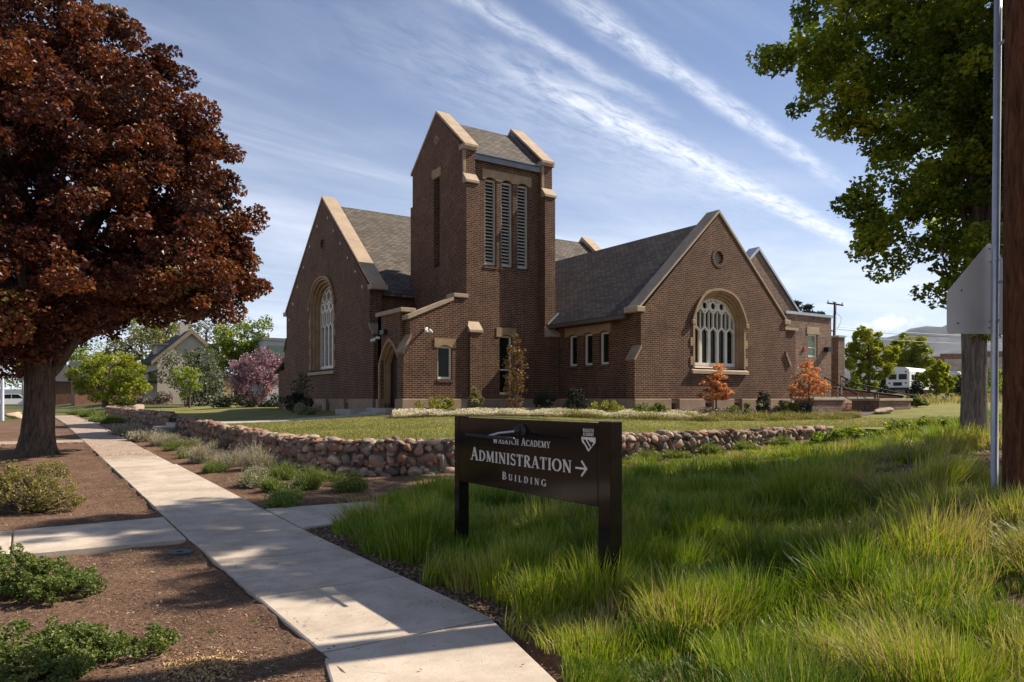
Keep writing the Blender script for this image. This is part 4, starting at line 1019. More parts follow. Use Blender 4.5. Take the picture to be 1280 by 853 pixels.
mb = MB(); dxy = (pb - pa); nn = Vector((-dxy.y, dxy.x, 0)).normalized() * .25
for s in (0, 1): mb.poly([pa + nn * s, pb + nn * s, Vector((pb.x, pb.y, .8)) + nn * s, Vector((pa.x, pa.y, .8)) + nn * s])
mb.poly([pa, pb, pb + nn, pa + nn]); mb.poly([pa, pa + nn, Vector((pa.x, pa.y, .8)) + nn, Vector((pa.x, pa.y, .8))]); mb.poly([pb, pb + nn, Vector((pb.x, pb.y, .8)) + nn, Vector((pb.x, pb.y, .8))])
mb.build('wall', M_BRICKR, t)
mb = MB(); mb.tube([pa + nn * .5 + Vector((0, 0, .04)), pb + nn * .5 + Vector((0, 0, .04))], 0.07, 6); mb.build('cap', M_RAIL, t, True)

# ------------------------------------------------------------------ dry stone walls
def rock_batch(C, S, rots=None, sub=2, rough=0.22):
    """lumpy rounded stones: centres C, half sizes S (n,3)"""
    bm = bmesh.new(); bmesh.ops.create_icosphere(bm, subdivisions=sub, radius=1.0)
    base = np.array([v_.co for v_ in bm.verts]); fc = np.array([[q.index for q in f.verts] for f in bm.faces]); bm.free()
    n = len(C); m = len(base); Vs = np.zeros((n, m, 3))
    for i in range(n):
        d = base.copy()
        for _ in range(10):   # cut flats so each stone is blocky
            ax = rand_dirs(1)[0]; lim = rng.uniform(0.46, 0.80); h = d @ ax; over = np.maximum(h - lim, 0); d -= over[:, None] * ax * 0.97
        ph = rng.uniform(0, 6.28, 3); d *= (1 + rough * 0.3 * np.sin(d[:, [0]] * 3.1 + ph[0]) * np.sin(d[:, [1]] * 2.7 + ph[1]) + 0.04 * np.sin(d[:, [2]] * 7 + ph[2]))
        a = rng.uniform(-.35, .35) if rots is None else rots[i] + rng.uniform(-.12, .12); tl = rng.uniform(-.35, .35)
        d = d * S[i]
        ct, st_ = math.cos(tl), math.sin(tl); d = np.stack([d[:, 0] * ct - d[:, 2] * st_, d[:, 1], d[:, 0] * st_ + d[:, 2] * ct], 1)
        ca, sa = math.cos(a), math.sin(a)
        Vs[i] = np.stack([d[:, 0] * ca - d[:, 1] * sa, d[:, 0] * sa + d[:, 1] * ca, d[:, 2]], 1) + C[i]
    Fq = (np.arange(n)[:, None, None] * m + fc[None]).reshape(-1, 3)
    return Vs.reshape(-1, 3), Fq, np.repeat(rng.uniform(0, 1, n), len(fc))
def path_sample(pts, step):
    out = []; acc = 0.0
    P_ = [Vector(p) for p in pts]
    for a, b in zip(P_[:-1], P_[1:]):
        L = (b - a).length; n = max(1, int(round(L / step)))
        for i in range(n): out.append((a.lerp(b, i / n), (b - a).normalized()))
    out.append((P_[-1], (P_[-1] - P_[-2]).normalized())); return out
def stone_wall(name, label, pts, topf, botf, thick=0.42, big=1.0, end0=False):
    t = Thing(name, label, 'stone wall', (pts[0][0], pts[0][1], botf(*pts[0])))
    C, S, rot = [], [], []
    sam = path_sample(pts, 0.04); cum = 0.04
    for side in (-1, 1, 0):
        row_z = None; lvl = 0.0; row = 0
        maxh = max(topf(p.x, p.y) - botf(p.x, p.y) for p, _ in sam)
        while lvl < maxh + .05:
            hh = random.uniform(0.10, 0.21) * big * (1.15 if row == 0 else 1.0); s = random.uniform(0, .15)
            i = 0.0
            while i < len(sam):
                wd = random.choice((random.uniform(0.09, 0.18), random.uniform(.16, .34))) * big
                k = min(int(i + wd / .08), len(sam) - 1); p, d = sam[k]
                zb, zt = botf(p.x, p.y) - 0.05, topf(p.x, p.y); z = zb + lvl + hh / 2
                top = (z + hh / 2 > zt - 0.03)
                if z - hh * .3 < zt - 0.02 and (side != 0 or z + hh > zt - .05):
                    nn = Vector((-d.y, d.x)); o = side * (thick / 2 - 0.07 * big)
                    hz_ = min(hh, max(0.07, zt - z + hh / 2)) * random.uniform(.95, 1.25)
                    C.append((p.x + nn.x * o + random.gauss(0, .012), p.y + nn.y * o + random.gauss(0, .012), min(z, zt - hz_ * .45) + random.gauss(0, .03)))
                    S.append((wd * .56, random.uniform(.10, .15) * big, hz_ * .56)); rot.append(math.atan2(d.y, d.x))
                i += wd / 0.04 * 0.98
            lvl += hh * 0.93; row += 1
    for p, d in path_sample(pts, .085):
        nn = Vector((-d.y, d.x))
        for side in (-1, 1):
            zb, zt = botf(p.x, p.y), topf(p.x, p.y); o = side * (thick / 2 - .05 * big)
            for _ in range(2):
                C.append((p.x + nn.x * o, p.y + nn.y * o, random.uniform(zb, zt - .05))); q_ = random.uniform(.035, .07) * big; S.append((q_ * 1.3, q_, q_)); rot.append(math.atan2(d.y, d.x))
    V, Fq, var = rock_batch(np.array(C), np.array(S), rot)
    npmesh('stones', V, Fq, M_RUBBLE, t, var, smooth=True)
    mb = MB(); ins = thick / 2 - 0.10
    prev = None
    for p, d in path_sample(pts, 0.35):
        nn = Vector((-d.y, d.x)); zb, zt = botf(p.x, p.y) - .2, topf(p.x, p.y) - 0.07
        cur = [(p.x + nn.x * ins, p.y + nn.y * ins, zb), (p.x + nn.x * ins, p.y + nn.y * ins, zt), (p.x - nn.x * ins, p.y - nn.y * ins, zt), (p.x - nn.x * ins, p.y - nn.y * ins, zb)]
        if prev:
            for q in range(3): mb.poly([prev[q], prev[q + 1], cur[q + 1], cur[q]])
        else: mb.poly(cur)
        prev = cur
    mb.poly(prev); mb.build('mortar_core', M_MORTAR, t)
arc = [(7.2 - 2.2 * math.cos(a), 15.2 - 2.2 * math.sin(a)) for a in [R(x) for x in range(0, 91, 10)]]
wpts = [(5.0, 30.4)] + [(5.0, y) for y in (26, 22, 18.5)] + arc + [(x, 13.0 - 0.0 * x) for x in (9, 12, 15, 18, 19.6)]
def wtop(x, y): return lz(max(x, 5.3), max(y, 13.2)) + 0.075 + 0.02 * math.sin(x * 3 + y * 2)
stone_wall('stone_wall', 'low field stone retaining wall curving round the lawn behind the black sign', wpts, wtop, lambda x, y: min(gz(x - .3, y - .3), wtop(x, y) - .2), big=1.38)
w2 = [(5.05, 33.0), (4.9, 40), (4.8, 47), (4.6, 55)]
stone_wall('stone_wall', 'farther low stone wall along the walk beyond the lawn opening', w2, lambda x, y: float(np.interp(y, [33, 55], [1.02, 1.10])), lambda x, y: gz(4.6, y), big=1.25)
t = Thing('garden_steps', 'shallow stone steps through the opening between the two stone walls', 'steps', (5, 31.6, .4))
mb = MB()
for k in range(3): mb.bbox(4.3 + .5 * k, 6.4, 30.65, 32.85, .1, .52 + .13 * k, .02)
mb.build('step', M_CONC2, t)

# ------------------------------------------------------------------ the black sign
SX, SY0, SY1, SB, ST = 3.67, 4.20, 6.61, 0.77, 1.425
sign = Thing('direction_sign', 'glossy black two-post sign reading Administration Building with an arrow', 'sign', (SX + .05, 5.4, gz(3.7, 5.4)))
mb = MB(); mb.bbox(SX, SX + .10, SY0 + .15, SY1 - .10, SB, ST - .012, .004); mb.build('panel', M_PANEL, sign)
for ya, yb in ((SY0, SY0 + .146), (SY1 - .096, SY1 + .0)):
    mb = MB(); mb.bbox(SX - .002, SX + .115, ya, yb, -.1, ST, .005); mb.build('post', M_PANEL, sign)
mb = MB(); mb.box(SX + .005, SX + .11, SY0 - .0, SY1, ST + .0005, ST + .006); mb.build('top_cap', M_CAP if False else plain('bronze_cap', (.16, .10, .07), .4, .1), sign)
# --- serif capitals drawn with a broad nib
TK, TN = 0.15, 0.065
def arcp(cx, cy, rx, ry, a0, a1, n=14): return [(cx + rx * math.cos(R(a0 + (a1 - a0) * i / n)), cy + ry * math.sin(R(a0 + (a1 - a0) * i / n))) for i in range(n + 1)]
def ser(x, y, w_=0.26): return ([(x - w_ / 2, y), (x + w_ / 2, y)], 0.055)
s0, s1 = 0.03, 0.97
def stem(x, w_=TK): return ([(x, 0), (x, 1)], w_)
GL = {
 'A': (.78, [([(.10, 0), (.40, 1)], TN), ([(.38, 1), (.68, 0)], TK), ([(.2, .34), (.57, .34)], TN), ser(.10, s0), ser(.68, s0, .3)]),
 'B': (.66, [stem(.17), (arcp(.30, .745, .24, .225, 90, -90), 'nib'), (arcp(.30, .26, .30, .235, 90, -90), 'nib'), ([(.08, s1), (.32, s1)], TN), ([(.1, .51), (.32, .51)], TN), ([(.08, s0), (.32, s0)], TN)]),
 'C': (.74, [(arcp(.44, .5, .36, .47, 50, 310, 20), 'nib'), ([(.67, .98), (.67, .74)], .05), ([(.67, .02), (.67, .24)], .05)]),
 'D': (.82, [stem(.17), (arcp(.30, .5, .42, .47, 90, -90, 18), 'nib'), ([(.06, s1), (.32, s1)], TN), ([(.06, s0), (.32, s0)], TN)]),
 'E': (.62, [stem(.17), ([(.06, s1), (.55, s1)], TN), ([(.2, .51), (.45, .51)], TN), ([(.06, s0), (.58, s0)], TN), ([(.54, 1), (.54, .78)], .05), ([(.57, 0), (.57, .24)], .05)]),
 'G': (.82, [(arcp(.44, .5, .36, .47, 50, 320, 20), 'nib'), ([(.70, .0), (.70, .42)], TK), ser(.68, .44, .28), ([(.67, .98), (.67, .74)], .05)]),
 'H': (.84, [stem(.17), stem(.67), ([(.17, .52), (.67, .52)], TN), ser(.17, s0), ser(.67, s0), ser(.17, s1), ser(.67, s1)]),
 'I': (.34, [stem(.17), ser(.17, s0), ser(.17, s1)]),
 'L': (.60, [stem(.17), ser(.17, s1), ([(.06, s0), (.55, s0)], TN), ([(.54, 0), (.54, .26)], .05)]),
 'M': (1.0, [([(.14, 0), (.18, 1)], TN), ([(.17, 1), (.49, .05)], TK), ([(.48, .05), (.80, 1)], TN), ([(.80, 1), (.85, 0)], TK), ser(.14, s0, .22), ser(.85, s0), ser(.14, s1, .2), ser(.84, s1, .2)]),
 'N': (.84, [([(.15, 0), (.15, 1)], TN), ([(.14, 1), (.69, .02)], TK), ([(.69, 0), (.69, 1)], TN), ser(.15, s0, .22), ser(.69, s1, .24), ser(.1, s1, .16)]),
 'O': (.86, [(arcp(.43, .5, .36, .47, 90, 450, 28), 'nib')]),
 'R': (.72, [stem(.17), (arcp(.30, .735, .26, .235, 90, -90), 'nib'), ([(.08, s1), (.32, s1)], TN), ([(.1, .50), (.32, .50)], TN), ([(.34, .50), (.66, 0)], TK), ser(.17, s0), ser(.68, s0, .14)]),
 'S': (.58, [(arcp(.28, .745, .20, .225, 40, 250, 12) + arcp(.29, .26, .23, .235, 100, -140, 14), 'nib2'), ([(.46, .97), (.46, .78)], .05), ([(.07, .03), (.07, .24)], .05)]),
 'T': (.68, [stem(.34), ([(.04, s1), (.64, s1)], TN), ([(.05, 1), (.05, .78)], .05), ([(.63, 1), (.63, .78)], .05), ser(.34, s0)]),
 'U': (.80, [([(.17, 1), (.17, .32)], TK), (arcp(.40, .32, .23, .29, 180, 360, 12), 'nib'), ([(.63, .32), (.63, 1)], TN), ser(.17, s1), ser(.63, s1, .22)]),
 'W': (1.06, [([(.10, 1), (.34, 0)], TK), ([(.34, 0), (.53, .9)], TN), ([(.50, .9), (.74, 0)], TK), ([(.74, 0), (.96, 1)], TN), ser(.10, s1), ser(.96, s1, .22)]),
 'Y': (.74, [([(.10, 1), (.37, .45)], TK), ([(.37, .45), (.64, 1)], TN), ([(.37, 0), (.37, .48)], TK), ser(.10, s1), ser(.64, s1, .22), ser(.37, s0)]),
}
def stroke_quads(pts, wd):
    out = []
    for i, (a, b) in enumerate(zip(pts[:-1], pts[1:])):
        d = Vector((b[0] - a[0], b[1] - a[1])); L = d.length
        if L < 1e-6: continue
        nx, ny = -d.y / L, d.x / L
        if wd == 'nib': ww = TN + (TK * 1.05 - TN) * abs(d.y / L) ** 1.3
        elif wd == 'nib2': ww = TN + (TK * .9 - TN) * (abs(d.x / L) if .2 < i / len(pts) < .8 else abs(d.y / L))
        else: ww = wd
        e = min(0.012, L * .3) if wd in ('nib', 'nib2') else 0
        ex, ey = d.x / L * e, d.y / L * e
        out.append([(a[0] - ex + nx * ww / 2, a[1] - ey + ny * ww / 2), (b[0] + ex + nx * ww / 2, b[1] + ey + ny * ww / 2), (b[0] + ex - nx * ww / 2, b[1] + ey - ny * ww / 2), (a[0] - ex - nx * ww / 2, a[1] - ey - ny * ww / 2)])
    return out
def write(text, y_start, y_end, z, cap, small, th=0.006, name='lettering', xf=SX, tr=0.10):
    """small-capital line on the street face, running from the far end toward the near end"""
    items = []; u_ = 0.0; first = True
    for ch in text:
        if ch == ' ': u_ += cap * 0.42; first = True; continue
        h = cap if first else small; first = False; wd, st = GL[ch]; items.append((u_, h, st)); u_ += h * (wd + tr)
    sc = (y_start - y_end) / u_
    mb = MB(); k = 0
    for u0, h, st in items:
        for pts, wd in st:
            for qd in stroke_quads(pts, wd):
                e = 0.00012 * (k % 11); k += 1
                f = [(xf - th - e, y_start - (u0 + p[0] * h) * sc, z + p[1] * h) for p in qd]; bk = [(xf + .001, p[1], p[2]) for p in f]
                mb.mesh(f + bk, [(0, 1, 2, 3), (0, 1, 5, 4), (1, 2, 6, 5), (2, 3, 7, 6), (3, 0, 4, 7)])
    return mb.build(name, M_LETTER, sign)
write('ADMINISTRATION', 6.275, 4.655, 1.004, 0.126, 0.102)
write('WASATCH ACADEMY', 5.87, 4.955, 1.188, 0.068, 0.054, .004)
# widely spaced last line
write('BUILDING', 5.705, 4.985, .862, .070, .057, .004, tr=.42)
mb = MB()
def pbar(a, b, wd, e=0.0):
    for qd in stroke_quads([a, b], wd):
        f = [(SX - .006 - e, 4.62 - p[0], p[1]) for p in qd]; bk = [(SX + .001, p[1], p[2]) for p in f]
        mb.mesh(f + bk, [(0, 1, 2, 3), (0, 1, 5, 4), (1, 2, 6, 5), (2, 3, 7, 6), (3, 0, 4, 7)])
pbar((0, 1.052), (.135, 1.052), .016); pbar((.075, 1.112), (.142, 1.048), .016, .0004); pbar((.075, .992), (.142, 1.056), .016, .0008)
mb.build('arrow', M_LETTER, sign)
# shield with two slanting strokes, and its two small lines of letters
mb = MB(); U0 = 4.545
def ppoly(pts, e=.004):
    f = [(SX - e, U0 - p[0], p[1]) for p in pts]; tri = geometry.tessellate_polygon([[Vector((p[0], p[1], 0)) for p in pts]]); mb.mesh(f, tri)
ppoly([(0, 1.302), (.172, 1.302), (.172, 1.262), (.150, 1.244), (.086, 1.188), (.022, 1.244), (.0, 1.276)])
so_ = mb.build('shield', M_LETTER, sign)
mb = MB()
for pts in ([(.020, 1.282), (.050, 1.282), (.108, 1.222), (.092, 1.208)], [(.072, 1.282), (.092, 1.282), (.138, 1.240), (.122, 1.226)], [(.112, 1.270), (.150, 1.262), (.140, 1.250), (.118, 1.256)], [(.026, 1.252), (.066, 1.214), (.056, 1.205), (.022, 1.242)]):
    ppoly(pts, .0052)
mb.sub('shield_stroke', M_PANEL, sign, so_)
write('WASATCH', 4.530, 4.395, 1.342, .026, .026, .003); write('ACADEMY', 4.530, 4.395, 1.311, .026, .026, .003)
# lamp over the sign face
mb = MB(); mb.tube([(SX - .002, 5.385, 1.318), (SX - .035, 5.385, 1.318)], [.062, .055], 20); mb.tube([(SX - .035, 5.385, 1.318), (SX - .075, 5.40, 1.315)], [.04, .03], 14); lampb = mb.build('lamp_mount', M_BLACK, sign, True)
mb = MB(); mb.tube([(SX - .06, 5.39, 1.316), (SX - .20, 5.46, 1.30), (SX - .29, 5.50, 1.272)], .010, 8); mb.sub('lamp_arm', M_STEEL, sign, lampb, True)
mb = MB(); mb.tube([(SX - .29, 5.86, 1.272), (SX - .29, 5.08, 1.266)], .015, 10); mb.sub('lamp_tube', M_BLACK, sign, lampb, True)

# ------------------------------------------------------------------ utility pole and traffic sign at the right
_pp = P(1287, 612, 6.80); px_, py_ = _pp.x, _pp.y
up = Thing('utility_pole', 'dark brown wooden utility pole at the right edge with grey conduit', 'utility pole', (px_, py_, gz(px_, py_)))
mb = MB(); trunk_tube(mb, [(px_, py_, gz(px_, py_) - .2), (px_, py_, 3), (px_ + .02, py_, 7), (px_ + .03, py_, 11)], [.215, .205, .19, .17], 24, .012, 0); mb.build('pole', M_POLE, up, True)
mb = MB()
mb.tube([(px_ - .5, py_ - .9, 10.2), (px_ + .5, py_ + .9, 10.2)], .07, 6); mb.build('crossarm', M_POLE, up)
sg = P(1243, 617, 7.1)
sp = Thing('traffic_sign', 'bare metal back of a pentagonal traffic sign on a tall grey pipe post', 'traffic sign', (sg.x, sg.y, gz(sg.x, sg.y)))
top = P(1248, -40, 7.1)
mb = MB(); mb.tube([(sg.x, sg.y, gz(sg.x, sg.y) - .2), (sg.x + .005, sg.y, 2.0), (top.x, top.y, top.z)], .033, 14); mb.build('post', M_STEEL, sp, True)
hv = Vector((CS * math.cos(R(-8)) - SN * math.sin(R(-8)) * 0, -SN, 0)).normalized()     # plate runs across the view, turned a little
hv = (Matrix.Rotation(R(8), 3, 'Z') @ Vector((CS, -SN, 0))).normalized(); nv = Vector((hv.y, -hv.x, 0))
cz0 = EYE + (HOR - 417) / F * 7.1; c0 = Vector((sg.x + .02, sg.y + .02, 0)) + (-nv if nv.dot(Vector((SN, CS, 0))) < 0 else nv) * 0.045
def pent(s=1.0, r=.04):
    w2, hs, ht = .455, .40, .90; raw = [(-w2, 0), (w2, 0), (w2, hs), (0, ht), (-w2, hs)]; out = []
    for i, p in enumerate(raw):
        a, b = Vector(raw[i - 1]), Vector(raw[(i + 1) % 5]); p = Vector(p)
        for k in range(4):
            t_ = k / 3; p0 = p + (a - p).normalized() * r; p1 = p + (b - p).normalized() * r; out.append(((1 - t_) ** 2 * p0 + 2 * t_ * (1 - t_) * p + t_ ** 2 * p1))
    return out
mb = MB(); pp = pent(); f = [c0 + hv * p.x + Vector((0, 0, cz0 + p.y)) for p in pp]; nback = (c0 - Vector((sg.x + .02, sg.y + .02, 0))).normalized() * .006
mb.poly(f); mb.poly([q + nback for q in f])
for i in range(len(f)): mb.poly([f[i], f[(i + 1) % len(f)], f[(i + 1) % len(f)] + nback, f[i] + nback])
mb.build('sign_plate', M_SIGNBACK, sp)
for zz in (.12, .70):
    mb = MB(); q = Vector((sg.x, sg.y, cz0 + zz)); mb.tube([q - nback * 8, q + nback * 8], .014, 8); mb.build('bolt', M_STEEL, sp)
hm_ = MATS['black_metal']
for du, dz_ in ((0, .06), (0, .83), (-.34, .10), (.34, .10), (-.30, .42), (.30, .42)):
    mb = MB(); q = c0 + hv * du + Vector((0, 0, cz0 + dz_)); mb.tube([q - nback * .35, q + nback * 1.4] if nback.dot(q - Vector((0, 0, q.z))) < 0 else [q - nback * .35, q + nback * 1.2], .009, 10); mb.build('hole', M_BLACK, sp)
for zz in (2.72, 5.0):
    mb = MB(); q = Vector((sg.x + .005, sg.y, zz)); mb.tube([q + Vector((-.02, -.05, 0)), q + Vector((px_ - sg.x - .1, py_ - sg.y, 0))], .016, 6); mb.build('strap', M_STEEL, sp)

# ------------------------------------------------------------------ big trees
bz = gz(.27, 22.5)
def lobes_maple():
    L = []
    for (a, b, c, rx, rz) in [(0, 0, 5.6, 3.6, 3.2), (2.6, -.4, 4.6, 2.5, 2.0), (3.3, -1.0, 6.6, 2.0, 1.9), (1.9, -2.6, 5.0, 2.4, 2.1), (0, -2.8, 7.0, 2.6, 2.2), (0.2, .2, 9.6, 2.3, 2.2), (2.2, -.6, 8.9, 1.8, 1.6), (-2.6, 0, 6, 2.8, 2.6), (-1.8, -2.4, 4.6, 2.4, 1.7), (1.2, 1.8, 5.8, 2.8, 2.5), (-1.8, 1.2, 8.6, 2.2, 2.0), (4.1, -.6, 5.4, 1.2, 1.1), (3.5, .6, 4.7, 1.2, .8), (1.6, -2.6, 3.9, 1.2, .8), (-.2, -3.2, 3.9, 1.8, 1.1), (1.5, .5, 10.6, 2.2, 1.6), (2.9, -.4, 9.2, 1.5, 1.4), (.6, -1.5, 9.0, 2.2, 2.0), (3.4, -.6, 7.9, 1.4, 1.2), (0.4, 1.4, 3.7, 2.2, 1.0), (4.1, -.9, 4.7, 1.3, .9), (4.4, -.5, 6.2, 1.2, 1.2), (3.9, -1.0, 7.4, 1.1, 1.0), (2.8, -1.8, 4.2, 1.5, .9), (3.0, -.2, 8.6, 1.3, 1.2), (-.4, -2.4, 3.1, 1.8, .7), (-2.2, -1.2, 3.2, 1.8, .8), (1.4, -1.0, 3.5, 1.6, .7), (4.6, -.6, 5.3, .8, .7), (-2.6, -1.5, 2.7, 1.6, .8), (-1.2, 2.0, 2.8, 2.2, .9), (.6, 2.6, 3.0, 2.2, .9), (-3.2, 1, 3.0, 1.8, .9), (-1.6, -3.2, 3.0, 1.5, .7)]:
        L.append((.27 + a, 22.5 + b, bz + c, rx, rz))
    return L
tree('maple_tree', 'large dark red maple with a thick trunk at the left beside the walk', 'tree', (.27, 22.5, bz - .05),
     [(0, 0, 0), (0.0, 0, .25), (.02, 0, .6), (.05, 0, 1.2), (.06, .02, 1.9), (.02, .05, 2.6), (.0, .1, 4.0), (.1, .1, 6.2), (.1, 0, 8.5)], [.54, .44, .38, .35, .35, .31, .25, .18, .08],
     lobes_maple(), 215000, .125, L_RED, M_BARK, cr=(.20, .58), per_m2=1.0, limbs=26, limb_r=.17, flat=.7, twigs=2, ntr=30,
     keep=lambda C: C[:, 2] - bz > 1.85 + .62 * np.clip(C[:, 0] + .6, 0, 2.9))
tb = gz(15, 6.8)
def at14(px, py, d=14.0): return P(px, py, d)
LG = []
for px, py, d, rx, rz in [(1010, 48, 13.4, .85, .70), (1060, 20, 14, 1.1, .9), (1075, 110, 13.6, 1.0, .85), (1040, 110, 13.4, .7, .55), (1120, 60, 14.3, 1.2, 1.1), (1150, 170, 14.0, 1.05, .95), (1105, 165, 13.4, .75, .45), (1068, 245, 13.6, .38, .36), (1080, 300, 13.8, .40, .36), (1110, 315, 14.0, .50, .42), (1150, 270, 14.2, .95, .85), (1170, 345, 13.8, .75, .60), (1205, 395, 14, .5, .36), (1180, 210, 13.2, 1.0, .9), (1200, 90, 13.2, 1.4, 1.3), (1230, 250, 14.6, 1.2, 1.2), (1230, 330, 13.4, .9, .7), (1190, 10, 14.5, 1.6, 1.3), (1270, 130, 13.8, 1.6, 1.7), (1310, 260, 14, 1.4, 1.3), (1100, -60, 14.4, 1.6, 1.2), (1200, -120, 14, 2.2, 1.5), (1310, -60, 14.5, 2.0, 1.8), (1250, -210, 14.2, 1.7, 1.2), (1380, 120, 14.4, 1.6, 1.6), (1120, -170, 13.8, 1.2, .9)]:
    q = P(px, py, d); LG.append((q.x, q.y, q.z, rx, rz))
for a, b, c, rx, rz in [(2.4, -1.8, 7.2, 2.0, 1.6), (1.0, -2.6, 8.0, 1.8, 1.5), (2.6, .8, 6.4, 2.0, 1.7), (.4, 2.4, 8.4, 1.8, 1.4), (-.4, -2.6, 9.2, 1.7, 1.2), (0, 0, 10.6, 1.9, 1.4)]: LG.append((15 + a, 6.8 + b, tb + c, rx, rz))
for a, b, c, r_ in [(13.2, 3.4, 6.8, 1.6), (14.8, 3.0, 5.8, 1.7), (16, 3.6, 8.2, 1.7), (12.2, 4.2, 8.0, 1.4), (15, 4.2, 9.6, 1.5), (13.6, 5.0, 9.4, 1.3), (17, 5, 6.5, 1.8), (15.2, 5.2, 7.2, 1.8), (14, 5.5, 6.0, 1.4), (16, 4.6, 6.2, 1.8), (14.5, 4.6, 8.2, 1.6), (16.5, 6, 8, 1.8), (15.5, 5.6, 5.2, 1.5), (14.2, 3.9, 5.0, 1.2)]: LG.append((a, b, tb + c, r_, r_ * .85))  # extra crown lobes out of view, added to thicken the shadow on the grass
tree('shade_tree', 'tall deep green shade tree with grey furrowed trunk on the right of the lawn', 'tree', (15, 6.8, tb - .05),
     [(0, 0, 0), (0, 0, .25), (.0, 0, .8), (.02, 0, 1.5), (.03, .02, 2.3), (.05, 0, 3.2), (.1, -.05, 4.6), (.05, 0, 6.2), (.1, .1, 8.0), (0, 0, 9.6)], [.29, .235, .215, .205, .21, .19, .16, .13, .10, .06],
     LG, 215000, .100, L_GREEN, M_BARKG, cr=(.17, .40), per_m2=1.7, limbs=34, limb_r=.065, flat=.75, twigs=2, ntr=26)

# ------------------------------------------------------------------ tall grass in front (uncountable)
def in_grass(x, y):
    edge = np.interp(y, [0, 1.5, 3.0, 4.5, 5.5, 7, 9, 10.9, 13], [1.9, 2.35, 2.75, 3.08, 3.14, 3.12, 3.16, 4.6, 5.3]) + 0.12 * np.sin(y * 3.1) + .07 * np.sin(y * 7.3)
    ok = (x > edge) & (y > 0.6)
    top = np.interp(x, [3, 5.2, 7.5, 9, 19, 22, 26], [8.9, 11.0, 12.2, 12.5, 12.5, 11.6, 9.5]) + .2 * np.sin(x * 2.3)
    ok &= (y < top) & (x < 26)
    bare = (((x - 10.6) / 2.6) ** 2 + ((y - 4.9) / 0.85) ** 2 < 1) | (((x - 14.6) / 1.4) ** 2 + ((y - 6.4) / 1.2) ** 2 < 1)
    path = (x < 4.25) & (y > 8.9) & (y < 10.8)
    return ok & ~bare & ~path
n0 = 9000
cx_ = np.concatenate([rng.uniform(1.8, 9, 3500), rng.uniform(9, 26, 4000)]); cy_ = np.concatenate([rng.uniform(0.6, 12.6, 3500), rng.uniform(.6, 12.8, 4000)])
k = in_grass(cx_, cy_) & (rng.uniform(0, 1, len(cx_)) < .35 + .9 * sstep(np.sin(cx_ * 3.7 + 2.1 * np.sin(cy_ * 2.3)) * np.sin(cy_ * 4.1 + 1.7 * np.sin(cx_ * 1.9)), -.75, .1)); cx_, cy_ = cx_[k], cy_[k]
# keep what the camera side can see, thin out the rest
fw = cx_ * SN + cy_ * CS; rt = cx_ * CS - cy_ * SN
k = (fw > 1.2) & (np.abs(rt) < fw * 0.78 + 1.5); cx_, cy_, fw = cx_[k], cy_[k], fw[k]
big = 0.5 + 0.5 * np.sin(cx_ * 1.9 + 1.3 * np.sin(cy_ * 1.4)) * np.sin(cy_ * 2.1 + cx_ * .6)
dry = sstep(np.sin(cx_ * .9 + 2 * np.sin(cy_ * .7)) * .5 + (cx_ - 5.0) * .26 - (cy_ - 4.0) * .30 + rng.normal(0, .3, len(cx_)), .35, 1.5) * (cy_ < 7)
VV, FF, VA = [], [], []; off = 0
szt = rng.lognormal(0, .38, len(cx_)); nb = (np.clip((250 - 12.0 * fw), 70, 230) * np.clip(szt, .5, 1.6)).astype(int)
mcx = rng.uniform(1.5, 26, 6200); mcy = rng.uniform(.3, 13, 6200)
kk = rng.uniform(0, 1, 6200) < np.where(mcx < 10, 1.0, .55); mcx, mcy = mcx[kk], mcy[kk]
keepm = np.ones(len(mcx), bool)          # thin to roughly even spacing: one mound of leaves every 0.45 m or so
for q in range(len(mcx)):
    if keepm[q]:
        dd = np.hypot(mcx - mcx[q], (mcy - mcy[q])); keepm[(dd < .37) & (np.arange(len(mcx)) > q)] = False
mcx, mcy = mcx[keepm], mcy[keepm]
D2 = (cx_[:, None] - mcx[None]) ** 2 + (cy_[:, None] - mcy[None]) ** 2; mi_ = D2.argmin(1); md = np.sqrt(D2[np.arange(len(cx_)), mi_])
msz = rng.lognormal(0, .22, len(mcx))[mi_]; mtone = rng.normal(0, .11, len(mcx))[mi_]
mh = np.clip(1.28 - 2.0 * (md / (.32 * msz)) ** 2 * .32, .42, 1.3) * np.clip(msz, .75, 1.35)
mang = np.arctan2(cy_ - mcy[mi_], cx_ - mcx[mi_]); mlean = np.clip(md / .30, 0, 1.3)
tot = nb.sum(); idx = np.repeat(np.arange(len(cx_)), nb)
rad_ = ((0.13 + 0.07 * big) * np.clip(szt, .6, 1.5))[idx]
a = rng.uniform(0, 6.283, tot); r = np.sqrt(rng.uniform(0, 1, tot)) * rad_
rx_, ry_ = cx_[idx] + np.cos(a) * r, cy_[idx] + np.sin(a) * r
root = np.stack([rx_, ry_, zg(rx_, ry_) - .02], 1)
hgt = (np.interp(fw, [2, 6], [.70, .95]) * (1 + .12 * np.exp(-((cx_ - 3.55) ** 2 + (cy_ - 4.05) ** 2) / .35)))[idx] * ((0.18 + 0.13 * big + 0.045 * rng.normal(size=len(cx_))) * np.clip(szt, .6, 1.5) ** .5 * mh)[idx] * rng.uniform(.5, 1.12, tot) * np.interp(cy_, [1, 9, 11.5, 12.3], [1, .95, .55, .40])[idx]
hgt = np.maximum(hgt, .10)
vx_ = np.cos(a) * (r / rad_) * .6 + np.cos(mang)[idx] * mlean[idx] + rng.normal(0, .35, tot); vy_ = np.sin(a) * (r / rad_) * .6 + np.sin(mang)[idx] * mlean[idx] + rng.normal(0, .35, tot)
lean = np.arctan2(vy_, vx_); bend = (0.08 + 0.40 * np.hypot(vx_, vy_)) * rng.uniform(.4, 1.25, tot)
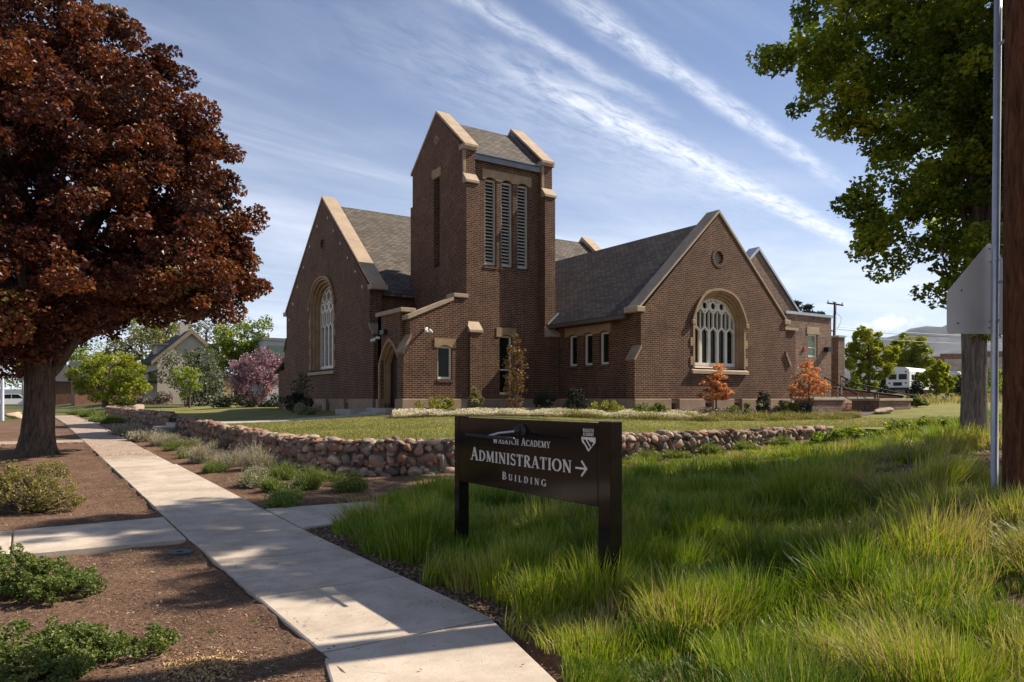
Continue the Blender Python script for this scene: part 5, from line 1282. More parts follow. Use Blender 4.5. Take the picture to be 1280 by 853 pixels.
wid = np.clip(0.0022 + 0.00042 * fw, .003, .0085)[idx] * rng.uniform(.7, 1.3, tot)
V, Fq, kf = blade_mesh(root, hgt, lean, bend, wid)
tv = rng.normal(0, .11, len(cx_))
var = np.clip(0.35 + mtone[idx] + 0.12 * np.sin(cx_ * 2.7 + cy_ * 1.1)[idx] + 0.14 * big[idx] + tv[idx] + rng.normal(0, .13, tot) + 0.34 * dry[idx] * rng.uniform(.2, 1, tot), 0, 1)
deadb = rng.uniform(0, 1, tot) < (.07 + .30 * dry[idx]); var = np.where(deadb, rng.uniform(.82, 1, tot), var)
gr = npmesh('tall_grass', V, Fq, L_GRASS, None, np.repeat(var, kf)); prop(gr, 'long unmown green grass in drooping tufts round the sign posts', 'grass', kind='stuff')
# seed stems and straw standing above the tufts
n = 7000; i = rng.integers(0, len(cx_), n); i = i[(dry[i] > .25) | (rng.uniform(0, 1, n) < .10)]; n = len(i)
root = np.stack([cx_[i] + rng.normal(0, .15, n), cy_[i] + rng.normal(0, .15, n), np.zeros(n)], 1); root[:, 2] = zg(root[:, 0], root[:, 1])
V, Fq, kf = blade_mesh(root, rng.uniform(.2, .48, n), rng.uniform(0, 6.28, n), rng.uniform(.05, .7, n), np.full(n, .003))
prop(npmesh('straw_stems', V, Fq, L_GRASS, None, np.repeat(rng.uniform(.8, 1, n), kf)), 'dry straw stems standing in the long grass at the right', 'dry grass', kind='stuff')
# short lawn blades
n = 90000; x = 5.2 + 21 * rng.uniform(0, 1, n) ** 1.3; y = 13.1 + 12 * rng.uniform(0, 1, n) ** 1.5; k = lawn_keep(x, y) & (np.abs(x * CS - y * SN) < (x * SN + y * CS) * .75); x, y = x[k], y[k]; n = len(x)
root = np.stack([x, y, zl(x, y)], 1); pat = 0.5 + .5 * np.sin(x * 1.3 + np.sin(y * 1.9) * 2) * np.sin(y * 1.1 + x * .4)
V, Fq, kf = blade_mesh(root, rng.uniform(.025, .075, n), rng.uniform(0, 6.28, n), rng.uniform(.2, 1.0, n), np.full(n, .007), (0, .6, 1.0))
prop(npmesh('lawn_blades', V, Fq, L_LAWN, None, np.repeat(np.clip(.2 + .35 * pat + rng.normal(0, .2, n), 0, 1), kf)), 'short mown lawn blades behind the stone wall', 'grass', kind='stuff')
# litter of bark chips and leaf bits on the soil
def litter(name, label, cat, n, xf, yf, size, mat, keep, dz=.006):
    x, y = xf(n), yf(n); k = keep(x, y); x, y = x[k], y[k]; n = len(x)
    C = np.stack([x, y, ground_z(x, y) + dz], 1); nrm = rand_dirs(n) * .45; nrm[:, 2] = 1; nrm /= np.linalg.norm(nrm, axis=1, keepdims=True)
    t = np.cross(nrm, rand_dirs(n)); t /= np.linalg.norm(t, axis=1, keepdims=True); b = np.cross(nrm, t); s = (size * rng.uniform(.35, 1.5, n))[:, None]
    V = np.stack([C - t * s, C + b * s * .35, C + t * s * .9, C - b * s * .4], 1).reshape(-1, 3)
    prop(npmesh(name, V, np.arange(n * 4).reshape(n, 4), mat, None, rng.uniform(0, 1, n)), label, cat, kind='stuff')
offwalk = lambda x, y: ((x < 1.5) | (x > 2.86)) & ~((y > 8.9) & (y < 10.8) & (x < 4.5))
litter('bark_chips', 'brown bark chips and leaf litter strewn over the bare soil beds', 'mulch', 26000, lambda n: rng.uniform(-.6, 5.2, n), lambda n: 3 + 26 * rng.uniform(0, 1, n) ** 1.7, .016, L_CHIP, lambda x, y: offwalk(x, y) & ((x < 1.5) | (x > 2.86)))
litter('soil_crumbs', 'small pale pebbles and crumbs of earth lying on the near soil', 'soil crumbs', 16000, lambda n: rng.uniform(-.3, 1.5, n), lambda n: 3 + 8 * rng.uniform(0, 1, n) ** 1.4, .009, L_CHIP, offwalk)
litter('grass_edge_litter', 'dead leaves and straw along the grass edge of the walk', 'leaf litter', 9000, lambda n: 2.86 + np.abs(rng.normal(0, .16, n)), lambda n: rng.uniform(2.5, 9, n), .018, L_CHIP, lambda x, y: x > np.interp(y, [2.5, 3.05, 4.5, 6], [2.3, 2.5, 2.86, 2.86]), .012)
litter('shade_mulch', 'bark mulch under the shade tree and utility pole', 'mulch', 9000, lambda n: rng.uniform(7.6, 16, n), lambda n: rng.uniform(3.2, 8, n), .03, L_CHIP, lambda x, y: ~in_grass(x, y))
litter('walk_litter', 'scattered crumbs of soil, straw and leaf bits on the pavement', 'litter', 900, lambda n: np.where(rng.uniform(0, 1, n) < .6, np.where(rng.uniform(0, 1, n) < .5, 1.56 + np.abs(rng.normal(0, .10, n)), 2.83 - np.abs(rng.normal(0, .12, n))), rng.uniform(1.6, 2.8, n)), lambda n: rng.uniform(3.4, 17, n), .011, L_CHIP, lambda x, y: (x > 1.57) & (x < 2.83), .125)
n = 1500; x = .92 + rng.normal(0, .115, n); y = 4.80 + rng.normal(0, .13, n); C = np.stack([x, y, ground_z(x, y) + .012 + .035 * np.exp(-((x - .92) ** 2 + (y - 4.8) ** 2) / .02) * rng.uniform(0, 1, n)], 1)
V, Fq = leaves(C, .028, .5, .4); prop(npmesh('wood_chips', V, Fq, L_WOOD, None, rng.uniform(0, 1, n)), 'small patch of pale wood chips on the near soil', 'wood chips', kind='stuff')
n = 900; x = .55 + rng.normal(0, .2, n); y = 4.35 + rng.normal(0, .15, n); C = np.stack([x, y, ground_z(x, y) + .012], 1)
V, Fq = leaves(C, .018, .5, .4); prop(npmesh('wood_chips', V, Fq, L_WOOD, None, rng.uniform(0, .8, n)), 'thin sprinkle of pale wood chips beside the lowest shrub', 'wood chips', kind='stuff')
t = Thing('valve_cover', 'round dark green valve lid sunk in the soil beside the walk', 'valve cover', (1.40, 8.32, gz(1.4, 8.32)))
mb = MB(); zc_ = gz(1.4, 8.32); mb.tube([(1.36, 8.38, zc_ - .1), (1.36, 8.38, zc_ + .025), (1.36, 8.38, zc_ + .035)], [.13, .13, .115], 24); mb.build('lid', plain('dark_green_plastic', (.03, .05, .05), .5, .2), t)
mb = MB(); mb.bbox(1.33, 1.39, 8.36, 8.40, zc_ + .033, zc_ + .042, .004); mb.build('grip', M_BLACK, t)

# ------------------------------------------------------------------ shrubs on the soil strip at the left
def gsh(name, label, x, y, lobes, n, ls, mat, group=None, **kw): return shrub(name, label, 'shrub', (x, y, gz(x, y)), lobes, n, ls, mat, group, **kw)
GRP = 'sprawling shrubs on the soil strip'
gsh('sprawling_shrub', 'yellowed sprawling shrub with bare twigs beside the maple', .02, 12.4, [(0, 0, .30, .50, .30), (.35, -.2, .22, .38, .22), (-.3, .2, .36, .42, .34), (.15, .5, .34, .45, .32)], 9000, .032, L_SHRUBY, GRP, stems=110, cr=(.03, .09), per=45)
gsh('sprawling_shrub', 'green leafy low shrub just below the left branch path', .05, 7.3, [(0, 0, .13, .34, .15), (.24, -.25, .09, .28, .11), (-.2, .2, .18, .36, .18), (.3, .1, .06, .2, .07)], 14000, .027, L_SHRUB, GRP, stems=60, cr=(.02, .07), per=120, flat=1.0)
gsh('sprawling_shrub', 'nearest low green shrub at the bottom left corner', .26, 5.25, [(0, 0, .10, .30, .11), (.32, .02, .06, .24, .07), (-.25, .1, .13, .32, .14), (-.2, -.3, .10, .28, .12), (.05, .3, .06, .22, .08)], 16000, .024, L_SHRUB, GRP, stems=60, cr=(.018, .06), per=150, flat=1.0)
for (x, y, r_) in [(1.36, 14.6, .10), (1.25, 7.75, .05), (.95, 9.0 - .25, .05), (1.42, 5.6, .04), (1.1, 5.5, .035), (1.44, 13.2, .06), (1.2, 4.6, .06)]:
    tuft_plant('weed', 'tiny green weed sprouting from the soil beside the walk', 'weed', (x, y, gz(x, y)), r_, r_ * 1.5, 60, L_LAVG, 'weeds along the walk', wid=.003)

# ------------------------------------------------------------------ lavender and catmint bed between walk and stone wall
BED = 'lavender and catmint clumps along the stone wall'
bedp = [  # px, py of the base, height, radius, grey?, label
 (205, 556, .48, .42, 1, 'silvery lavender clump by the end of the near stone wall'),
 (222, 562, .34, .40, 0, 'low green catmint in front of the silvery end clump'),
 (255, 577, .50, .46, 1, 'grey flowering lavender clump, widest along the wall'),
 (290, 583, .46, .42, 1, 'grey lavender clump with faint violet flowers'),
 (322, 588, .60, .40, 1, 'tall silvery lavender clump against the stone wall'),
 (268, 590, .30, .30, 0, 'small green catmint below the grey lavender'),
 (322, 606, .32, .34, 0, 'fresh green catmint mound near the middle of the bed'),
 (345, 613, .34, .32, 0, 'green catmint mound touching the pavement edge'),
 (352, 598, .42, .36, 0, 'bushy green catmint behind the pavement mound'),
 (386, 612, .46, .28, 0, 'upright green sage with pale spikes before the wall curve'),
 (352, 634, .24, .30, 0, 'grassy green clump at the pavement corner of the bed'),
 (440, 614, .44, .34, 0, 'dark green clump under the stone wall curve'),
 (410, 602, .40, .30, 0, 'shaded green clump beside the wall, left of the curve')]
for px, py, h, r_, grey, lab in bedp:
    z = .12; 
    for _ in range(4):
        d = F * (EYE - z) / (py - HOR); q = P(px, py, d); z = gz(q.x, q.y)
    tuft_plant('lavender_clump' if grey else 'catmint_clump', lab, 'lavender' if grey else 'catmint', (q.x, q.y, z), r_ * 1.1, h * (1.35 if grey else 1.15), 1300, L_LAV if grey else L_LAVG, BED, *((.35, 1.0) if grey else (.15, .8)), spread=.42, wid=.0050)
for k, (px, py, h, r_, grey, lab) in enumerate([(150, 540, .75, .8, 1, 'grey lavender drift beyond the garden steps'), (165, 545, .6, .7, 1, 'silvery clump at the foot of the garden steps'), (128, 528, .7, .8, 0, 'green clump along the far stone wall'),
    (112, 522, .8, .9, 0, 'strappy green iris clump beside the far walk'), (140, 530, .6, .8, 0, 'green drift halfway along the far stone wall'), (98, 519, .7, .9, 0, 'farthest green clump by the walk')]):
    d = F * (EYE - .42) / (py - HOR); q = P(px, py, d); x = max(q.x, 3.2)
    tuft_plant('lavender_clump' if grey else 'catmint_clump', lab, 'lavender' if grey else 'catmint', (x, q.y, gz(x, q.y)), r_, h, 1100, L_LAV if grey else L_LAVG, 'clumps beyond the garden steps', *((.35, .95) if grey else (.15, .75)), wid=.011)
for k in range(20):
    yy = 11.6 + k * .88 + random.uniform(-.2, .2); xx = 3.15 + random.uniform(.15, 1.45)
    tuft_plant('lavender_clump', 'small grey green clump filling the bed between walk and stone wall', 'lavender', (xx, yy, gz(xx, yy)), random.uniform(.24, .4), random.uniform(.28, .48), 800, L_LAV if k % 3 else L_LAVG, 'small filler clumps in the walk bed', .12, .9, spread=.5, wid=.0055)
# grass tufts against the outside of the right stone wall
for k, (x, lab) in enumerate([(11.9, 'leafy tuft at the wall foot just right of the sign'), (13.0, 'second leafy tuft at the wall foot right of the sign'), (14.2, 'round green tuft midway along the right wall foot'), (15.4, 'leafy tuft past the middle of the right wall foot'), (16.8, 'bright tuft near the low end of the wall')]):
    y = 12.45; tuft_plant('wall_tuft', lab, 'leafy tuft', (x, y, gz(x, y)), .42, .42, 900, L_LAVG, 'tufts at the right wall foot', .1, .8, wid=.009)

# ------------------------------------------------------------------ planting bed along the hall
bedline = [(9.9, 22.0), (11.6, 20.6), (13.8, 18.9), (16.2, 17.3), (18.5, 16.4), (22, 16.1), (26.3, 16.0)]
mb = MB(); prev = None
for (x, y) in bedline + [(29.2, 16.6)]:
    cur = [(x, y, lz(x, y) + .02), (max(x, 10.4), min(y + 5.5, 25) if x < 18 else 19.25, lz(x, y + 3) + .03)]
    if prev: mb.poly([prev[0], cur[0], cur[1], prev[1]])
    prev = cur
M_BEDS = plain('bed_soil', (.09, .06, .042), .95, .3, 5.0, bmp=.4); prop(mb.build('planting_bed', M_BEDS), kind='structure')
def along(line, n, w0, w1):
    L = [Vector(p) for p in line]; ln = [0]
    for a, b in zip(L[:-1], L[1:]): ln.append(ln[-1] + (b - a).length)
    s = rng.uniform(0, ln[-1], n); x = np.interp(s, ln, [p.x for p in L]); y = np.interp(s, ln, [p.y for p in L])
    o = rng.uniform(w0, w1, n); return x + o * .45, y + o * .9
x, y = along(bedline[:5], 42000, -.1, 2.0); hm = .11 + .12 * (0.5 + .5 * np.sin(x * 3.1 + np.sin(y * 4) * 2))
C = np.stack([x, y, zl(x, y) + .02 + hm * rng.uniform(0.2, 1, len(x))], 1); V, Fq = leaves(C, .055, .9)
prop(npmesh('white_groundcover', V, Fq, L_WCOV, None, np.clip(rng.normal(.62, .25, len(x)), 0, 1)), 'drift of white flowering ground cover along the front of the hall', 'ground cover', kind='stuff')
x, y = along(bedline[2:], 15000, -.25, .9); hh = rng.uniform(.12, .38, len(x)) * (.75 + .4 * np.sin(x * 4.0 + y))
V, Fq, kf = blade_mesh(np.stack([x, y, zl(x, y)], 1), hh, rng.uniform(0, 6.28, len(x)), rng.uniform(.2, 1.1, len(x)), np.full(len(x), .009))
prop(npmesh('ornamental_grass', V, Fq, L_ORNG, None, np.repeat(np.clip(rng.normal(.5, .22, len(x)), 0, 1), kf)), 'tawny ornamental grass edging the bed before the south wing', 'ornamental grass', kind='stuff')
x, y = along([(17.5, 17.6), (22, 17.3), (27.2, 17.6)], 9000, 0, 1.4); C = np.stack([x, y, zl(x, y) + .02 + .28 * rng.uniform(0, 1, len(x)) * (.5 + .5 * np.sin(x * 2.2))], 1); V, Fq = leaves(C, .06, .5)
prop(npmesh('purple_flowers', V, Fq, L_PURP, None, np.clip(rng.normal(.55, .25, len(x)), 0, 1)), 'low purple flowering plants under the big south window', 'flowers', kind='stuff')
def bshrub(name, label, px, d, h, r, mat, n=1400, ls=.075, group=None, cat='shrub', shape='round', **kw):
    q = P(px, 512, d); z = lz(q.x, q.y)
    if shape == 'col': lob = [(0, 0, h * .25, r * .9, h * .25), (0, 0, h * .55, r, h * .3), (0, 0, h * .82, r * .6, h * .18)]
    elif shape == 'flare': lob = [(0, 0, h * .5, r, h * .5), (r * .6, 0, h * .45, r * .7, h * .42), (-r * .6, .1, h * .45, r * .7, h * .4)]
    else: lob = [(0, 0, h * .55, r, h * .45)]
    return shrub(name, label, cat, (q.x, q.y, z), lob, n, ls, mat, group, **kw)
G2 = 'foundation shrubs along the hall'
bshrub('yellow_shrub', 'yellow green upright shrub before the porch window', 548, 25.0, .62, .50, L_YELLOW, 1500, .085, G2, shape='flare')
bshrub('columnar_shrub', 'small columnar evergreen at the tower corner', 594, 25.6, .95, .27, L_OLIVE, 1700, .06, G2, shape='col')
bshrub('bronze_shrub', 'tall narrow bronze leaved tree before the tower window', 644, 25.2, 2.75, .40, L_BRONZE, 1500, .08, None, 'small tree', 'col', cr=(.07, .15), stems=22)
bshrub('dark_shrub', 'dark rounded shrub between tower and side windows', 684, 26.0, .85, .48, L_DARK, 1500, .07, G2)
bshrub('dark_shrub', 'dark upright shrub under the three side windows', 718, 25.4, .90, .42, L_DARK, 1500, .07, G2, shape='col')
bshrub('yellow_shrub', 'yellow green shrub left of the wing corner', 757, 24.6, .50, .50, L_YELLOW, 1500, .08, G2, shape='flare')
bshrub('yellow_shrub', 'bright green shrub at the wing corner plinth', 813, 24.6, .46, .48, L_SHRUB, 1500, .08, G2, shape='flare')
bshrub('boxwood_shrub', 'low green shrub right of the first orange tree', 925, 26.6, .42, .42, L_SHRUB, 1200, .075, G2)
bshrub('columnar_shrub', 'dark green cone shaped evergreen between the orange trees', 954, 26.8, .95, .28, L_DARK, 2400, .05, G2, shape='col')
bshrub('boxwood_shrub', 'dark low shrub right of the cone evergreen', 980, 27.2, .55, .45, L_SHRUB, 1200, .075, G2)
bshrub('boxwood_shrub', 'dark spreading shrub left of the second orange tree', 997, 27.4, .50, .45, L_DARK, 1200, .075, G2)
bshrub('dark_shrub', 'dark shrub in the shade below the west gable', 368, 33.4, .8, .7, L_DARK, 1300, .10, G2)
bshrub('lavender_mound', 'grey green mound on the lawn edge below the west gable', 384, 30.5, .42, .70, L_LAV, 1500, .08, G2)
bshrub('climbing_shrub', 'dark leafy climber against the west gable plinth', 378, 34.0, 1.9, .45, L_DARK, 380, .10, G2, cr=(.12, .25), stems=10)
G3 = 'orange leaved small maples before the south wing'
def jmaple(label, px, d, h, r):
    q = P(px, 515, d); z = lz(q.x, q.y)
    tree('orange_maple', label, 'small tree', (q.x, q.y, z), [(0, 0, 0), (.02, 0, .3), (0, 0, .6), (.03, .02, 1.0), (0, 0, h * .85)], [.035, .03, .026, .02, .008],
         [(q.x, q.y, z + h * .55, r * .85, h * .28), (q.x + r * .45, q.y, z + h * .5, r * .55, h * .16), (q.x - r * .5, q.y + .1, z + h * .42, r * .5, h * .13), (q.x + .05, q.y, z + h * .85, r * .42, h * .16), (q.x - r * .3, q.y - .2, z + h * .68, r * .45, h * .14)],
         2300, .085, L_ORANGE, M_TWIG, G3, cr=(.08, .20), per_m2=9, limbs=16, limb_r=.02, flat=.5, ntr=8)
jmaple('orange leaved small maple under the big south window', 895, 26.2, 1.85, .58)
jmaple('larger orange leaved maple by the terrace wall', 1011, 27.8, 2.15, .80)
t = Thing('boulder', 'pale boulder at the bed edge near the terrace wall', 'boulder', (28.4, 16.2, 1.05)); V, Fq, va = rock_batch(np.array([[28.4, 16.2, 1.12]]), np.array([[.45, .35, .16]]), None, 3); npmesh('stone', V, Fq, M_RUBBLE, t, va * 0 + .95, True)
for lab, px, py, d, s in [('tan boulder on the lawn beyond the far stone wall', 172, 512, 46, .65), ('flat tan boulder beside the steel post, left of the maple', 17, 520, 44, .75), ('small tan boulder just left of the maple trunk', 29, 515, 50, .5)]:
    q = P(px, py, d); z = gz(q.x, q.y) if px < 100 else max(gz(q.x, q.y), lz(q.x, q.y)); q.z = z
    t = Thing('boulder', lab, 'boulder', q, 'boulders at the far left'); V, Fq, va = rock_batch(np.array([[q.x, q.y, z + s * .25]]), np.array([[s * .75, s * .5, s * .42]]), None, 3); npmesh('stone', V, Fq, M_RUBBLE, t, va * 0 + .95, True)

# ------------------------------------------------------------------ background, left: house, sheds, trees, pickup
M_CREAM = plain('cream_render', (.42, .37, .30), .9, .10, 1.2, bmp=.1)
M_TRIMB = plain('tan_trim', (.25, .185, .12), .7, .15, 3)
t = Thing('gabled_house', 'cream gabled house with dark roof and small porch behind white flowering shrub', 'house', P(240, 505, 80))
hb = P(239, 505, 80); hx, hy, hz_ = hb.x, hb.y, .98
hw, he, ha, hl = 3.35, 5.0, 8.0, 13.0
mb = MB(); mb.facade('Y', [(hx - hw, hz_), (hx + hw, hz_), (hx + hw, hz_ + he), (hx, hz_ + ha), (hx - hw, hz_ + he)], [rect(hx + .1, hx + 1.0, hz_ + 4.3, hz_ + 5.7)], hy, hy + .3, hy + .15)
mb.box(hx - hw, hx - hw + .3, hy + .3, hy + hl, hz_, hz_ + he); mb.box(hx + hw - .3, hx + hw, hy + .3, hy + hl, hz_, hz_ + he)
mb.build('wall', M_CREAM, t)
mb = MB(); mb.prism([(hx - hw - .55, hz_ + he - .35), (hx, hz_ + ha + .22), (hx + hw + .55, hz_ + he - .35), (hx + hw + .55, hz_ + he - .55), (hx, hz_ + ha), (hx - hw - .55, hz_ + he - .55)], hy - .35, hy + hl, 'Y'); rf = mb.build('roof', M_SHINGD, t)
mb = MB(); mb.prism(chevron(hx - hw - .62, hx, hx + hw + .62, hz_ + he - .40, hz_ + ha + .24, .42), hy - .42, hy - .352, 'Y'); mb.sub('bargeboard', M_TRIMB, t, rf)
mb = MB(); mb.box(hx - .5, hx + .4, hy + 4, hy + 4.9, hz_ + ha - .5, hz_ + ha + 1.3); mb.sub('chimney', M_CREAM, t, rf)
mb = MB(); mb.box(hx - 2.7, hx - .8, hy + 5, hy + 8, hz_ + he + .2, hz_ + he + 1.7); mb.prism([(hy + 4.7, hz_ + he + 1.7), (hy + 8.3, hz_ + he + 1.7), (hy + 8.3, hz_ + he + 1.9), (hy + 4.7, hz_ + he + 1.9)], hx - 3.1, hx - .6, 'X'); mb.sub('dormer', M_CREAM, t, rf)
small_window('Y', hx + .55, .9, hz_ + 4.3, hz_ + 5.7, hy, rec=.05, thing=t, transom=True)
mb = MB(); mb.prism([(hx - hw - 3.2, hz_ + 2.75), (hx - hw, hz_ + 3.7), (hx - hw, hz_ + 3.5), (hx - hw - 3.2, hz_ + 2.55)], hy + .2, hy + 7, 'Y'); mb.box(hx - hw - 3.1, hx - hw, hy + .4, hy + .6, hz_ + 2.3, hz_ + 2.56)
pr_ = mb.build('porch_roof', M_SHINGD, t)
for k in range(4):
    mb = MB(); yy = hy + .5 + 2.1 * k; mb.box(hx - hw - 3.0, hx - hw - 2.75, yy, yy + .25, hz_, hz_ + 2.6); mb.sub('porch_post', M_TRIMB, t, pr_)
mb = MB(); mb.box(hx - hw - 1.4, hx - hw - 1.15, hy + .5, hy + .75, hz_, hz_ + 3.0); mb.sub('porch_post', M_TRIMB, t, pr_)
mb = MB(); mb.box(hx + hw, hx + hw + 4.2, hy + 1.5, hy + 7, hz_, hz_ + 2.9); mb.build('side_wing', plain('ochre_render', (.34, .24, .13), .9, .12, 1.5), t)
mb = MB(); mb.prism([(hx + hw - .1, hz_ + 3.7), (hx + hw + 4.6, hz_ + 2.85), (hx + hw + 4.6, hz_ + 2.7), (hx + hw - .1, hz_ + 3.55)], hy + 1.2, hy + 7.3, 'Y'); mb.build('side_wing_roof', M_SHINGD, t)
small_window('Y', hx + hw + 2.0, 1.3, hz_ + .9, hz_ + 2.2, hy + 1.42, rec=.02, thing=t)
def block_house(label, px, py, d, wd, dp, ht, wallm, roofm, wins=(), cat='house', roof='gable', name='brick_house'):
    q = P(px, py, d); z = gz(q.x, q.y); t = Thing(name, label, cat, (q.x, q.y, z)); x0, x1 = q.x - wd / 2, q.x + wd / 2
    hol = [rect(x0 + u_ - w_ / 2, x0 + u_ + w_ / 2, z + zz, z + zz + h_) for u_, w_, zz, h_ in wins]
    mb = MB(); mb.facade('Y', rect(x0, x1, z - .3, z + ht), hol, q.y, q.y + .3, q.y + .2); mb.box(x0, x0 + .3, q.y + .3, q.y + dp, z - .3, z + ht); mb.box(x1 - .3, x1, q.y + .3, q.y + dp, z - .3, z + ht); mb.box(x0, x1, q.y + dp, q.y + dp + .3, z - .3, z + ht); mb.build('wall', wallm, t)
    mb = MB()
    if roof == 'gable': mb.prism([(q.y - .5, z + ht), (q.y + dp / 2, z + ht + dp * .28), (q.y + dp + .5, z + ht), (q.y + dp + .5, z + ht - .15), (q.y + dp / 2, z + ht + dp * .28 - .2), (q.y - .5, z + ht - .15)], x0 - .4, x1 + .4, 'X')
    else: mb.box(x0 - .15, x1 + .15, q.y - .15, q.y + dp + .45, z + ht, z + ht + .25)
    mb.build('roof', roofm, t)
    for u_, w_, zz, h_ in wins: small_window('Y', x0 + u_, w_, z + zz, z + zz + h_, q.y, rec=.06, thing=t, transom=False)
    return t
block_house('red brick house with paired white windows, left of the gabled house', 150, 507, 104, 11, 9, 3.4, M_BRICKR, M_SHINGD, [(4.6, 1.0, 1.0, 1.2), (5.8, 1.0, 1.0, 1.2), (9, 1.0, .9, 1.5)])
block_house('dark brick house with a large pale window beyond the walk', 92, 507, 128, 15, 10, 3.8, M_BRICK, M_SHINGD, [(3.0, 3.4, .8, 2.2), (8.0, 1.2, .1, 2.6), (11.5, 1.6, .8, 1.6)])
t = block_house('white flat roofed house with dark green awning behind the west gable', 358, 505, 70, 4.2, 7, 6.0, plain('white_render', (.40, .40, .41), .8, .06, 2), M_LEAD, [(1.1, .9, 3.6, 1.5), (3.0, .9, 3.6, 1.5)], roof='flat', name='white_house')
q = P(358, 505, 70); z = gz(q.x, q.y); M_CANV = plain('green_canvas', (.008, .028, .02), .8, .15)
for u_ in (1.1, 3.0):
    mb = MB(); mb.prism([(q.y - 1.1, z + 4.3), (q.y - .02, z + 5.5), (q.y - .02, z + 4.2)], q.x - 2.1 + u_ - .75, q.x - 2.1 + u_ + .75, 'X'); mb.build('awning', M_CANV, t)
# pickup on the cross street
def pickup(label, px, d, L=5.6):
    q = P(px, 500, d); z = .46; t = Thing('pickup_truck', label, 'pickup truck', (q.x, q.y, z)); mw = M_WPLAST
    pr = [(-.5, .45), (-.5, .95), (-.47, 1.1), (-.18, 1.12), (-.17, 1.86), (.10, 1.9), (.18, 1.88), (.29, 1.22), (.48, 1.14), (.5, 1.0), (.5, .45)]
    mb = MB(); mb.prism([(q.x + a * L, z + b) for a, b in pr], q.y - .95, q.y + .95, 'Y'); mb.build('body', mw, t)
    mb = MB()
    for poly in ([(-.155, 1.22), (-.155, 1.76), (.0, 1.8), (.0, 1.22)], [(.015, 1.22), (.015, 1.8), (.15, 1.78), (.245, 1.24)]): mb.prism([(q.x + a * L, z + b) for a, b in poly], q.y - .96, q.y - .945, 'Y')
    mb.build('side_window', M_GLASS, t)
    for a in (-.31, .32):
        for s in (-.97, .75):
            mb = MB(); mb.tube([(q.x + a * L, q.y + s, z + .4), (q.x + a * L, q.y + s + .22, z + .4)], .42, 18); wh = mb.build('wheel', M_BLACK, t)
            mb = MB(); mb.tube([(q.x + a * L, q.y + s - .015, z + .4), (q.x + a * L, q.y + s + .1, z + .4)], .24, 14); mb.sub('rim', M_STEEL, t, wh)
    mb = MB(); mb.box(q.x + .497 * L, q.x + .505 * L, q.y - .85, q.y - .5, z + .8, z + 1.0); mb.build('headlight', M_LETTER, t)
    mb = MB(); mb.box(q.x - .52 * L, q.x + .52 * L, q.y - .9, q.y + .9, z + .42, z + .56); mb.build('bumper', M_STEEL, t)
pickup('white crew cab pickup parked on the cross street at far left', 14, 103)
t = Thing('street_post', 'plain grey steel post at the far left edge', 'post', P(3, 522, 40)); q = P(3, 522, 40); z = gz(q.x, q.y)
mb = MB(); mb.tube([(q.x, q.y, z - .2), (q.x, q.y, z + 3.2)], .09, 12); mb.build('shaft', M_STEEL, t, True); mb = MB(); mb.tube([(q.x, q.y, z + 3.2), (q.x, q.y, z + 3.28)], .11, 12); mb.build('cap', M_STEEL, t, True)
q = P(29, 508, 75); z = gz(q.x, q.y); t = Thing('street_post', 'thin dark post between the pickup and the maple trunk', 'post', (q.x, q.y, z)); mb = MB(); mb.tube([(q.x, q.y, z - .2), (q.x, q.y, z + 3.0)], .06, 10); mb.build('shaft', M_STEEL, t, True); mb = MB(); mb.tube([(q.x, q.y, z + 3), (q.x, q.y, z + 3.06)], .08, 10); mb.build('cap', M_STEEL, t, True)

def bgtree(label, px, d, pbase, lob, n, ls, mat, trunk_px=None, bark=None, group=None, name='broadleaf_tree', cr=None, cat='tree', flat=.75, limbs=14):
    """lob: (px, py, rx_px, rz_px) lobes at depth d +- some"""
    q = P(px, pbase, d); z = q.z; s = d / F; L = []
    for a, b, rx, rz in lob:
        c = P(a, b, d + random.uniform(-.5, .5) * rx * s); L.append((c.x, c.y, c.z, rx * s, rz * s))
    hh = max(l[2] for l in L) - z; r0 = (trunk_px or 4) * s
    rr = sum(l[3] for l in L) / len(L); cr = cr or (rr * .20, rr * .38)
    return tree(name, label, cat, (q.x, q.y, z), [(0, 0, -.2), (0, 0, hh * .15), (.05 * rr, 0, hh * .4), (0, .05 * rr, hh * .7), (0, 0, hh * .92)], [r0, r0 * .85, r0 * .65, r0 * .4, r0 * .1], L, n, ls, mat, bark or M_TWIG, group, cr=cr, per_m2=2.2 / rr ** 1.6, limbs=limbs, limb_r=r0 * .5, flat=flat, ntr=8)
GL_ = 'trees round the gabled house'
bgtree('bright green bushy tree left of the gabled house', 132, 66, 507, [(140, 468, 36, 26), (112, 472, 22, 22), (165, 472, 22, 20), (140, 488, 40, 12)], 8500, .24, L_LIME if False else L_MID, group=GL_)
bgtree('pale olive tree standing behind the bright green bushy one', 178, 92, 506, [(170, 440, 26, 26), (192, 425, 18, 20), (150, 445, 20, 24)], 4000, .30, L_OLIVE, group=GL_)
bgtree('loose pale green tree with forking limbs above the house roof', 258, 100, 505, [(262, 425, 26, 26), (285, 405, 26, 20), (240, 412, 20, 16), (275, 440, 22, 18)], 2600, .30, L_OLIVE, 5, M_BARKG, GL_)
bgtree('dark green full tree between house and lilac', 302, 72, 505, [(300, 425, 30, 24), (325, 410, 18, 14), (280, 440, 20, 18), (318, 435, 22, 18), (295, 455, 26, 20)], 5600, .24, L_GREEN, 4, group=GL_)
bgtree('far green tree at the left behind the maple crown', 205, 118, 505, [(205, 420, 24, 20), (180, 410, 22, 18), (225, 400, 20, 16)], 3000, .38, L_MID, group=GL_)
bgtree('dark tree row end beyond the pickup', 45, 140, 505, [(30, 470, 30, 20), (70, 455, 34, 26), (105, 450, 30, 30)], 4200, .42, L_GREEN, group=GL_)
